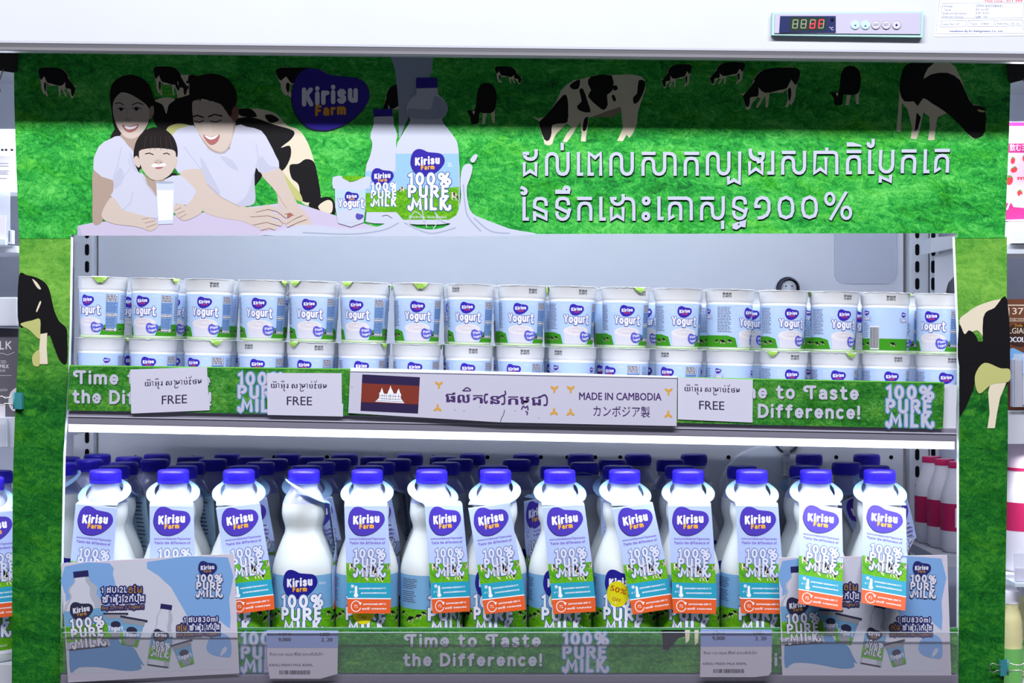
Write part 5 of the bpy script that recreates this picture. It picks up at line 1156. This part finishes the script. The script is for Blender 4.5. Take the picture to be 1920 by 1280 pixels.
def lid(seed, tab, size=1.0):
    r0 = random.Random(seed); mb = MB(); n = 44; vs = []; ang = [2*math.pi*i/n for i in range(n)]
    R1 = [.0326 + r0.uniform(-.0003, .0001) for _ in range(n)]; up = [r0.uniform(-.0002, .0005) for _ in range(n)]
    for t, r, u in zip(ang, R1, up): vs.append((r*math.sin(t), -r*math.cos(t), .0779 + u))
    c0 = [(.0312*math.sin(t), -.0312*math.cos(t), .0781) for t in ang]
    mb.add(c0, [list(range(n))], FOILG); mb.add(vs + c0, [(i, (i+1) % n, n + (i+1) % n, n + i) for i in range(n)], FOIL)
    mb.add([(x, y, z - .0005) for x, y, z in vs] + [(x, y, .0775) for x, y, z in c0], [(n + i, n + (i+1) % n, (i+1) % n, i) for i in range(n)], FOILS)
    mb.add(vs + [(x, y, z - .0005) for x, y, z in vs], [(n + i, n + (i+1) % n, (i+1) % n, i) for i in range(n)], FOIL)
    if tab is not None:            # pull tab bent over the rim
        T = lambda w, d, h: (tab + w, d, h)
        rows = []
        for d, h, w in ((.0322, .0783, .30*size), (.0340, .0779, .24*size), (.0346, .0765 - .0018*size, .17*size), (.0342, .0756 - .0042*size, .07*size)):
            rows.append([((d + r0.uniform(-.0003, .0006))*math.sin(tab + w*s_), -(d + r0.uniform(-.0003, .0006))*math.cos(tab + w*s_), h + r0.uniform(-.0005, .0006)) for s_ in (-1, -.4, .3, 1)])
        fl = [p for rw in rows for p in rw]
        fs = [(j*4 + i + 4, j*4 + i + 5, j*4 + i + 1, j*4 + i) for j in range(3) for i in range(3)]
        mb.add(fl, fs[:3], FOIL); mb.add(fl, fs[3:], FOILG)
    return mb.mesh('foil_lid')
LIDS = [lid(1, None), lid(2, .5, 1), lid(3, .15, 1.2), lid(4, 1.1, .8), lid(5, -.6, 1), lid(6, None), lid(7, 1.6, 1.2)]
a = Art(); 
for t, y in (('២២ ០៣ ១៧', .0712), ('22 1507 21', .0678)): a.font(t, 0, y, .0026, DATE, 1, fit=.011, align='c', res=1, bold=.0004)
a.cut(.004); mb = MB(); a.to(mb, wrap(.0315, .00015)); ME_DATE = mb.mesh('date_print')
CUPX = [191, 289, 391, 491, 584, 680.5, 782, 880, 977, 1071, 1171, 1270, 1366, 1467, 1562, 1658, 1760]
YAWU = [-24, -18, 0, 1, 1, -13, 4, -4, -2, 11, 2, 12, 52, 14, 17, 160, -33]
YAWL = [150, 2, -26, 1, -8, 5, 1, 1, -16, 178, -46, -34, -172, 14, 1, 4, 3]
LU = [2, 3, 0, 3, 4, 4, 2, 0, 6, 5, 1, 0, 5, 6, 0, 3, 5]; LL = [0, 5, 1, 0, 4, 3, 5, 0, 5, 0, 5, 5, 0, 4, 1, 0, 5]
DU = {2: 22, 7: -36, 8: 26, 9: 24, 12: -14, 14: 22, 15: 0, 10: 40}; DLW = {3: -22, 4: 26, 7: 12, 8: 10, 9: -38, 11: -40, 13: 18, 15: 18, 16: 14}
ORD = ['first', 'second', 'third', 'fourth', 'fifth', 'sixth', 'seventh', 'eighth']
NM = [f'{o} from the left' if i else 'at the left end' for i, o in enumerate(ORD)] + ['mid row'] + [f'{o} from the right' if i else 'at the right end' for i, o in list(enumerate(ORD))[::-1]]
CY = .0475
def cup(x, y, tier, yaw, lid_i, lrot, lbl, grp, date=None):
    zb = SH_Z - x*TA + tier*(CH + .0007) + .0004
    c_ = thing('yogurt_cup', (x, y, zb), lbl, 'yogurt cup', grp, (Matrix.Rotation(math.atan(TA), 3, 'Y') @ Matrix.Rotation(R(yaw), 3, 'Z')).to_euler())
    link('cup', ME_CUP, c_); link('cup_label', ME_CLAB, c_); link('foil_lid', LIDS[lid_i], c_, (0, 0, 0), (0, 0, R(lrot - yaw)))
    if date is not None: link('date_print', ME_DATE, c_, (0, 0, 0), (0, 0, R(date - yaw)))
    return c_
EXTRA = {0: ', logo turned left', 12: ', text showing left', 15: ' showing its barcode', 16: ', logo turned left'}
for i, px in enumerate(CUPX):
    x = xw(px, CY)
    cup(x, CY, 1, YAWU[i], LU[i], 0, f'yogurt cup in the upper front row, {NM[i]}' + EXTRA.get(i, ''), 'yogurt cups in front, upper tier', DU.get(i))
    cup(xw(px - 3 if i < 9 else px, CY), CY, 0, YAWL[i], LL[i], 0, f'yogurt cup half hidden behind the grass strip, lower front row, {NM[i]}', 'yogurt cups in front, lower tier', DLW.get(i))
rr = random.Random(23)
for i, px in enumerate(CUPX):
    x = -.5345 + i*.0673 + rr.uniform(-.0006, .0006); y = CY + .0725
    for tier in (1, 0):
        cup(x, y, tier, rr.choice((-60, -40, -20, 30, 50, 120, 165, 200)), rr.randrange(7), rr.uniform(-90, 90), f'yogurt cup in the second row, {"upper" if tier else "lower"} tier, behind the front cup {NM[i]}', 'yogurt cups in the second row')
# ================================================================== clips
STEEL = mat('clip_wire', (196, 190, 186), .25, .5, metal=.8)
def binder_clip(lbl, px, py, Y, w, h, colour, rot, wires, wl):
    o = thing('binder_clip', at(px, py, Y), lbl, 'clip', None, (0, R(rot), 0))
    mb = MB(); d = .009
    # triangular spring body, jaws towards +x
    prof = [(-w/2, -d), (w/2, -.0022), (w/2, -.0014), (-w/2 + .001, -d + .001), (-w/2 + .001, d - .001), (w/2, .0014), (w/2, .0022), (-w/2, d)]
    n = len(prof); vs = [(x, y, z) for z in (-h/2, h/2) for x, y in prof]
    mb.add(vs, [(i, (i+1) % n, n + (i+1) % n, n + i) for i in range(n)] + [list(range(n))[::-1], [n + i for i in range(n)]], colour)
    mb.tube([(w/2, -.0024, -h/2), (w/2, -.0024, h/2)], .0011, colour); mb.build('clip_body', o)
    for sgn in wires:
        mb = MB(); e = h*.32
        x0 = w/2; mb.tube(crom([(x0, 0), (x0 + sgn*wl*.25, .1), (x0 + sgn*wl*.55, -.3), (x0 + sgn*wl*.86, .3), (x0 + sgn*wl, 0)], 1, False) and
                          [(x0, -.0026, e), (x0 + sgn*wl*.3, -.004, e*.55), (x0 + sgn*wl*.62, -.0055, e*.5), (x0 + sgn*wl*.84, -.006, e*.95), (x0 + sgn*wl, -.006, e*.6), (x0 + sgn*wl*1.02, -.006, 0),
                           (x0 + sgn*wl, -.006, -e*.6), (x0 + sgn*wl*.84, -.006, -e*.95), (x0 + sgn*wl*.62, -.0055, -e*.5), (x0 + sgn*wl*.3, -.004, -e*.55), (x0, -.0026, -e)], .00075, STEEL)
        mb.build('wire_handle', o)
    return o
BK = mat('clip_black', (20, 20, 24), .35, .4); TL = mat('clip_teal', (64, 150, 158), .35, .4)
binder_clip('small teal binder clip on the left grass poster beside the grey carton', 36, 751, -.0005, .012, .021, TL, 180, (1,), .017).rotation_euler = (0, R(180), 0)
binder_clip('small teal binder clip on the right grass poster near the bottom', 1880.5, 1250, -.0005, .011, .020, TL, 0, (1, -1), .024).scale = (1, 1, 1)
def big_clip(lbl, px, py, flip):
    o = thing('binder_clip', at(px, py, -.003), lbl, 'clip', None, (0, R(8 if not flip else -14), 0)); s_ = -1 if flip else 1
    mb = MB(); d = .014
    prof = [(-.036, -.0015), (-.012, -.0022), (.012, -d*.35), (.012, d), (-.012, .008), (-.036, .0075)]
    q_ = [(x, y) for y, x in [(p[0], p[1]) for p in []]]
    w = .046; vs = []
    # jaws grip the poster edge, spring side up
    P2 = [(-.0095, .014), (.0125, .014), (.0100, -.0135), (.0078, -.0135), (.0098, .012), (-.007, .012), (.0016, -.0125), (-.0012, -.0135)]
    n = len(P2)
    for x in (-w/2, w/2): vs += [(x, y, z) for y, z in P2]
    mb.add(vs, [(i, n + i, n + (i+1) % n, (i+1) % n) for i in range(n)] + [list(range(n)), [n + i for i in range(n)][::-1]], BK); mb.build('clip_body', o)
    mb = MB(); mb.tube([(s_*.006, -.002, -.012), (s_*.0045, -.003, -.022), (s_*.003, -.004, -.032), (s_*.006, -.005, -.037), (s_*.0075, -.005, -.041), (s_*.004, -.005, -.044), (s_*-.004, -.005, -.045), (s_*-.012, -.005, -.044), (s_*-.014, -.005, -.040), (s_*-.010, -.005, -.034), (s_*-.012, -.003, -.022), (s_*-.014, -.002, -.012)], .0008, STEEL)
    mb.build('wire_handle', o)
big_clip('large black binder clip with a wire handle at the top left corner of the banner', 1, 111, False)
big_clip('large black binder clip with a wire handle at the top right corner of the banner', 1921, 128, True)

# ================================================================== shrink-wrapped white bottles behind the right side
PINK = mat('pink_label', (196, 40, 96), .5, .2); PINKL = mat('pink_label_pale', (232, 150, 186), .5, .2); WB = mat('white_bottle', (236, 232, 240), .35, .35)
for j, (px, yy, lb) in enumerate(((1747, .411, 'white shrink-wrapped bottle with crimson label farthest back, by the slotted upright'), (1771, .358, 'white shrink-wrapped bottle with crimson label, second nearest the right poster'), (1797, .304, 'white shrink-wrapped bottle with crimson label nearest the right poster'))):
    zb = (640 - 1028)*(2.29)/F - .012 if j == 2 else (640 - 1020)*(2.29)/F
    zb = (640 - 1035)*2.30/F + .0005
    o = thing('drink_bottle', (xw(px, yy), yy, zb), lb, 'bottle', 'wrapped white bottles in the next bay')
    pr = [(.020, 0), (.0245, .006), (.0255, .02), (.0255, .075), (.024, .088), (.018, .104), (.0148, .116), (.0142, .122), (.0142, .126)]
    mb = MB(); mb.lathe(pr, WB, 28); mb.disc(.0142, .126, WB, 28); mb.disc(.02, 0, WB, 28, up=False); mb.build('bottle_body', o)
    mb = MB(); mb.lathe([(.02565, .032), (.02565, .072)], PINK, 28); mb.add([(.0257*math.sin(t), -.0257*math.cos(t), z) for z in (.038, .066) for t in (R(-26), R(-13), R(0), R(12))], [(0,1,5,4), (1,2,6,5), (2,3,7,6)], WB); mb.build('label', o)
    mb = MB(); mb.lathe([(.0146, .123), (.0146, .130), (.0135, .132)], PINK, 28); mb.disc(.0135, .132, PINKL, 28); mb.build('cap', o)
# ================================================================== neighbouring bays, seen past the posters
NY = .05
def nb(px): return (px - 960)*(D + NY)/F
def nz(py): return (640 - py)*(D + NY)/F
def nbox(x0, x1, y0, y1, Y0, Y1, m, bev=.0008): return MB().box(nb(x0), nb(x1), Y0, Y1, nz(y1), nz(y0), m, bev)
GREYC = mat('carton_grey', (98, 94, 104), .5, .25); HOLD = mat('holder_clear', (222, 226, 240), .15, .5, alpha=.45)
tag(nbox(-80, 34, 461, 474, NY - .005, .16, PAINT).build('cooler_shelf'), 'white shelf end in the left bay above the grey gap', 'shelf', 'shelves of the neighbouring bays')
tag(nbox(-80, 34, 782, 838, NY - .005, .42, PAINT).build('cooler_shelf'), 'white shelf end in the left bay under the grey carton', 'shelf', 'shelves of the neighbouring bays')
tag(nbox(-80, 34, 1244, 1300, NY - .005, .5, PAINT).build('cooler_shelf'), 'white shelf end at the bottom of the left bay', 'shelf', 'shelves of the neighbouring bays')
tag(MB().box(nb(-80), -.70, .46, .52, nz(640), nz(470), mat('gap_shade_grey', (120, 120, 132), .6)).build('gap_shade_sheet'), 'grey sheet painted as the shaded gap in the left bay under the upper shelf', 'panel')  # added sheet; its grey stands in for the shade under the shelf
# folded-top white pack and paper-wrapped goods on the left
a = Art(); rr = random.Random(2)
for i in range(26):
    x = -28 + i*2.1; a.rect(x, -(276 + rr.uniform(0, 4)), x + .7, -(244 + rr.uniform(0, 4)), GREYT, 1)
for x in (2, 9, 20): a.rect(x, -283, x + 5, -279, BLACK, 1)
o = board('drink_carton', [(-60,242),(31,242),(32,360),(-60,360)], NY + .02, .06, mat('carton_white', (232, 234, 244), .5), None, a, None, .0002, 'white printed carton at the top of the left bay', 'carton')
a = Art(); 
for y in (306, 311, 320, 323, 326, 334): a.rect(-30, -y - 1, 17 - (y % 5), -y, GREYT, 1)
board('price_card', [(-60,290),(20,292),(20,335),(-60,338)], NY - .006, .0006, OFFW, None, a, None, .0002, 'white text price card hanging in the left bay', 'price tag')
h = thing('price_holder', (nb(-10), NY - .008, nz(455)), 'clear plastic price holder at the upper shelf edge of the left bay', 'price holder')
mb = MB(); l0 = h.location; 
mb.box(nb(-70) - l0.x, nb(24) - l0.x, -.004, -.0025, 0, nz(338) - l0.z, HOLD); mb.box(nb(-70) - l0.x, nb(17) - l0.x, -.006, -.0045, .002, nz(405) - l0.z, OFFW); mb.box(nb(-70) - l0.x, nb(20) - l0.x, -.012, -.0025, -.004, .004, CLEARE, .001); mb.build('holder_pocket', h)
mb = MB(); mb.box(nb(20) - l0.x, nb(28) - l0.x, -.004, .008, -.002, nz(432) - l0.z, PAINTG, .001); mb.build('holder_arm', h)
a = Art(); FG = mat('carton_letters', (212, 206, 214), .5)
a.strokes('LK', -1, -655, 16, 2.6, FG, 1, fit=23); a.font('ZED', 1, -681, 5.5, FG, 1, fit=11); a.font('MILK', 0, -690, 7, FG, 1, fit=17, bold=.5); a.font('OUR', 0, -697, 4.5, FG, 1, fit=10)
a.rect(-50, -704, 22, -703.2, FG, 1); a.rect(-50, -744, 20, -743.2, FG, 1); a.font('เมลโลส', 0, -733, 5, FG, 1, fit=14)
a.line(crom(neg([(-10,664),(5,662),(14,665),(27,660)]), 3, False), .8, FG, 1); a.sm(neg([(20,735),(34,728),(36,762),(24,770),(16,755)]), FG, 1); a.poly(neg([(-60,752),(10,758),(10,784),(-60,784)]), FG, 1)
board('milk_carton', [(-70,613),(34,616),(33,782),(-70,782)], NY + .012, .065, GREYC, None, a, None, .0002, 'dark grey milk carton with white lettering in the left bay', 'carton')
tag(nbox(-80, 34, 557, 611, NY - .004, .12, PAINT, .002).build('carton_top_tray'), 'white tray edge above the grey carton in the left bay', 'tray')
h = thing('price_holder', (nb(-10), NY - .008, nz(836)), 'clear plastic price holder on the shelf edge under the grey carton', 'price holder')
mb = MB(); l0 = h.location; mb.box(nb(-70) - l0.x, nb(17) - l0.x, -.004, -.0025, 0, nz(787) - l0.z, HOLD); mb.box(nb(17) - l0.x, nb(20) - l0.x, -.006, -.001, 0, nz(784) - l0.z, CLEARE); mb.build('holder_pocket', h)
# milk bottle of the same kind in the left bay and its tag, and a pale jug behind
bx = xw(-22, .085); b = thing('milk_bottle', (bx, .085, nz(1243)), 'blue labelled milk bottle in the left bay, half outside the picture', 'bottle', None, (0, 0, R(20)))
link('bottle_body', ME_BODY, b); link('cap', ME_CAP, b); link('label', ME_LABEL, b)
neck_tag(bx, .085, nz(1243) + ZC, 26, -3, -8, 'hanging paper tag with orange end in the left bay', False)
bx = xw(-4, .19); b = thing('milk_bottle', (bx, .19, nz(1243)), 'white milk bottle standing behind in the left bay', 'bottle', None, (0, 0, R(120)))
link('bottle_body', ME_BODY, b); link('cap', ME_CAP, b); link('label', ME_LABEL, b)
# right bay
tag(nbox(1885, 2000, 458, 476, NY - .004, .16, PAINT).build('cooler_shelf'), 'white shelf end in the right bay under the pink pack', 'shelf', 'shelves of the neighbouring bays')
tag(nbox(1885, 2000, 770, 832, NY - .002, .42, PAINT).build('cooler_shelf'), 'white shelf end in the right bay under the chocolate carton', 'shelf', 'shelves of the neighbouring bays')
SZ = (640 - 1035)*2.30/F
tag(MB().box(.645, .76, NY + .03, .25, SZ - .014, SZ, PAINT).box(.612, .76, .25, .44, SZ - .014, SZ, PAINT).build('cooler_shelf'), 'white shelf end in the right bay above the yellow bottles', 'shelf', 'shelves of the neighbouring bays')
tag(nbox(1870, 2000, 1290, 1310, NY - .002, .42, PAINT).build('cooler_shelf'), 'white shelf end at the bottom of the right bay', 'shelf', 'shelves of the neighbouring bays')
tag(MB().box(.70, nb(2000)+.02, .46, .52, nz(600), nz(474), mat('gap_shade_grey', (120, 120, 132))).build('gap_shade_sheet'), 'grey sheet painted as the shaded gap in the right bay above the chocolate carton', 'panel')  # added sheet, coloured as the shaded gap between the right bay shelves
PKW = mat('pack_pink_white', (232, 196, 216), .35, .35); PKM = mat('pack_magenta', (190, 50, 118), .4, .3); STR = mat('strawberry', (222, 62, 66), .4, .3); STG = mat('strawberry_leaf', (90, 150, 60), .5)
a = Art(); a.rect(1880, -236, 1990, -229, PKM, 1); a.rect(1880, -286, 1990, -269, PKM, 1); a.font('飲む', 1893, -282, 10, WHITE, 2, fit=21); a.font('ヨ', 1916, -282, 10, WHITE, 2)
for x, y, rx, ry, ro in ((1899,301,4,6.5,-10),(1901,318,6.5,5,30),(1893,338,6,9,-15),(1912,362,5,6,10),(1921,297,4,6,0)):
    a.poly(ell(x, -y, rx, ry, 16, ro), STR, 1); a.poly(ell(x, -(y - ry*.8), rx*.7, ry*.25, 10, ro), STG, 2)
a.font('m', 1908, -337, 8, STR, 2, fit=13, bold=1.4); a.line(crom(neg([(1888,392),(1897,372),(1905,385),(1914,366),(1920,380)]), 3, False), 3, WHITE, 2)
a.poly(neg([(1884,380),(1990,392),(1990,408),(1884,412)]), PKM, 1); a.poly(neg([(1894,376),(1990,386),(1990,396),(1900,388)]), mat('pack_blue', (180, 196, 232), .4), 2)
board('drink_pack', [(1886,228),(1990,228),(1990,414),(1882,414)], NY + .012, .06, PKW, None, a, None, .0002, 'pink drink pack printed with strawberries in the right bay', 'drink pack')
o = thing('display_tray', (nb(1930), NY, nz(458)), 'clear white tray under the pink drink pack', 'tray'); mb = MB(); l0 = o.location
mb.prism([(nb(x) - l0.x, nz(y) - l0.z) for x, y in ((1888,416),(1892,457),(1990,457),(1990,416))], -.012, .09, mat('tray_white', (226, 228, 240), .3, .4)); mb.build('tray_body', o)
a = Art(); BR = mat('choc_brown', (112, 66, 46), .5, .25); BRL = mat('choc_letters', (226, 210, 190), .5); BRD = mat('choc_dark', (60, 36, 28), .5)
a.rect(1885, -573, 1990, -571, BRL, 1); a.rect(1885, -602, 1990, -600.8, BRL, 1); a.font('137', 1890, -589, 12, BRL, 1, fit=29, bold=.7); a.font('degrees', 1891, -599, 4.2, BRL, 1, fit=29)
a.poly(ell(1914, -628, 30, 22, 24), BRD, 1); a.font('LGIAN', 1891, -625, 10.5, BRL, 2, fit=37, bold=.3); a.font('OCOLATE', 1890, -641, 9.5, WHITE, 2, fit=50, bold=.9); a.font('Dolla', 1903, -612, 4.4, FARM, 2, fit=14)
a.poly(neg([(1886,655),(1900,652),(1920,662),(1990,650),(1990,676),(1886,676)]), mat('choc_blue', (120, 176, 226), .5), 2)
board('chocolate_carton', [(1887,561),(1990,559),(1990,768),(1887,768)], NY + .012, .06, BR, None, a, None, .0002, 'brown chocolate drink carton with white lettering in the right bay', 'carton')
h = thing('price_holder', (nb(1930), NY - .008, nz(762)), 'clear plastic price holder in front of the chocolate carton', 'price holder'); mb = MB(); l0 = h.location
mb.box(nb(1895) - l0.x, nb(1990) - l0.x, -.004, -.0025, 0, nz(663) - l0.z, HOLD); mb.box(nb(1912) - l0.x, nb(1990) - l0.x, -.006, -.0045, nz(758) - l0.z, nz(666) - l0.z, OFFW); mb.box(nb(1911) - l0.x, nb(1990) - l0.x, -.0066, -.006, nz(700) - l0.z, nz(668) - l0.z, SKYL); mb.build('holder_pocket', h)
mb = MB(); mb.box(nb(1893) - l0.x, nb(1899) - l0.x, -.004, .006, 0, nz(672) - l0.z, PAINTG, .001); mb.build('holder_arm', h)
o = thing('drink_bottle', (xw(1925, .12), .12, SZ + .0005), 'white bottle with a crimson label in the right bay', 'bottle'); 
mb = MB(); mb.lathe([(.03,0),(.033,.006),(.033,.09),(.029,.125),(.026,.14),(.026,.142)], WB, 28); mb.disc(.026, .142, WB, 28); mb.build('bottle_body', o)
mb = MB(); mb.lathe([(.0333, .055), (.0333, .093)], PINK, 28); mb.build('label', o); mb = MB(); mb.lathe([(.0278, .135), (.0278, .139)], PINK, 28); mb.lathe([(.0272, .139), (.0272, .172), (.0255, .174)], mat('cap_pale_pink', (240, 222, 232), .4, .3), 28); mb.disc(.0255, .174, mat('cap_pale_pink', (240, 222, 232)), 28); mb.build('cap', o)
h = thing('price_holder', (nb(1930), NY - .008, nz(1112)), 'clear white price holder below the crimson labelled bottle', 'price holder'); mb = MB(); l0 = h.location
mb.box(nb(1896) - l0.x, nb(1990) - l0.x, -.004, -.0025, nz(1090) - l0.z, nz(1035) - l0.z, HOLD); mb.box(nb(1898) - l0.x, nb(1990) - l0.x, -.006, -.0045, nz(1086) - l0.z, nz(1062) - l0.z, OFFW); mb.box(nb(1894) - l0.x, nb(1990) - l0.x, -.012, .03, nz(1096) - l0.z, nz(1088) - l0.z, CLEARE, .001); mb.build('holder_pocket', h)
YB = mat('drink_yellow', (240, 232, 172), .4, .3); YG = mat('drink_green', (128, 206, 110), .45, .3)
for px, yy, lb in ((1896, .06, 'small yellow ribbed bottle with green label beside the right teal clip'), (1922, .125, 'yellow ribbed bottle at the right edge, behind the first')):
    o = thing('drink_bottle', (xw(px, yy), yy, nz(1289) + .001), lb, 'bottle', 'yellow ribbed bottles in the right bay')
    pr = [(.012, 0), (.0145, .004), (.0145, .052), (.0138, .055), (.0148, .06), (.0140, .066), (.0146, .072), (.0136, .078), (.014, .083), (.012, .092), (.009, .103), (.0102, .107), (.0098, .122)]
    mb = MB(); mb.lathe(pr, YB, 26); mb.disc(.0098, .122, WB, 26); mb.build('bottle_body', o); mb = MB(); mb.lathe([(.0148, .006), (.0148, .05)], YG, 26); mb.build('label', o)
    mb = MB(); mb.lathe([(.0108, .108), (.0108, .1235), (.0098, .1245)], WB, 26); mb.disc(.0098, .1245, WB, 26); mb.build('cap', o)
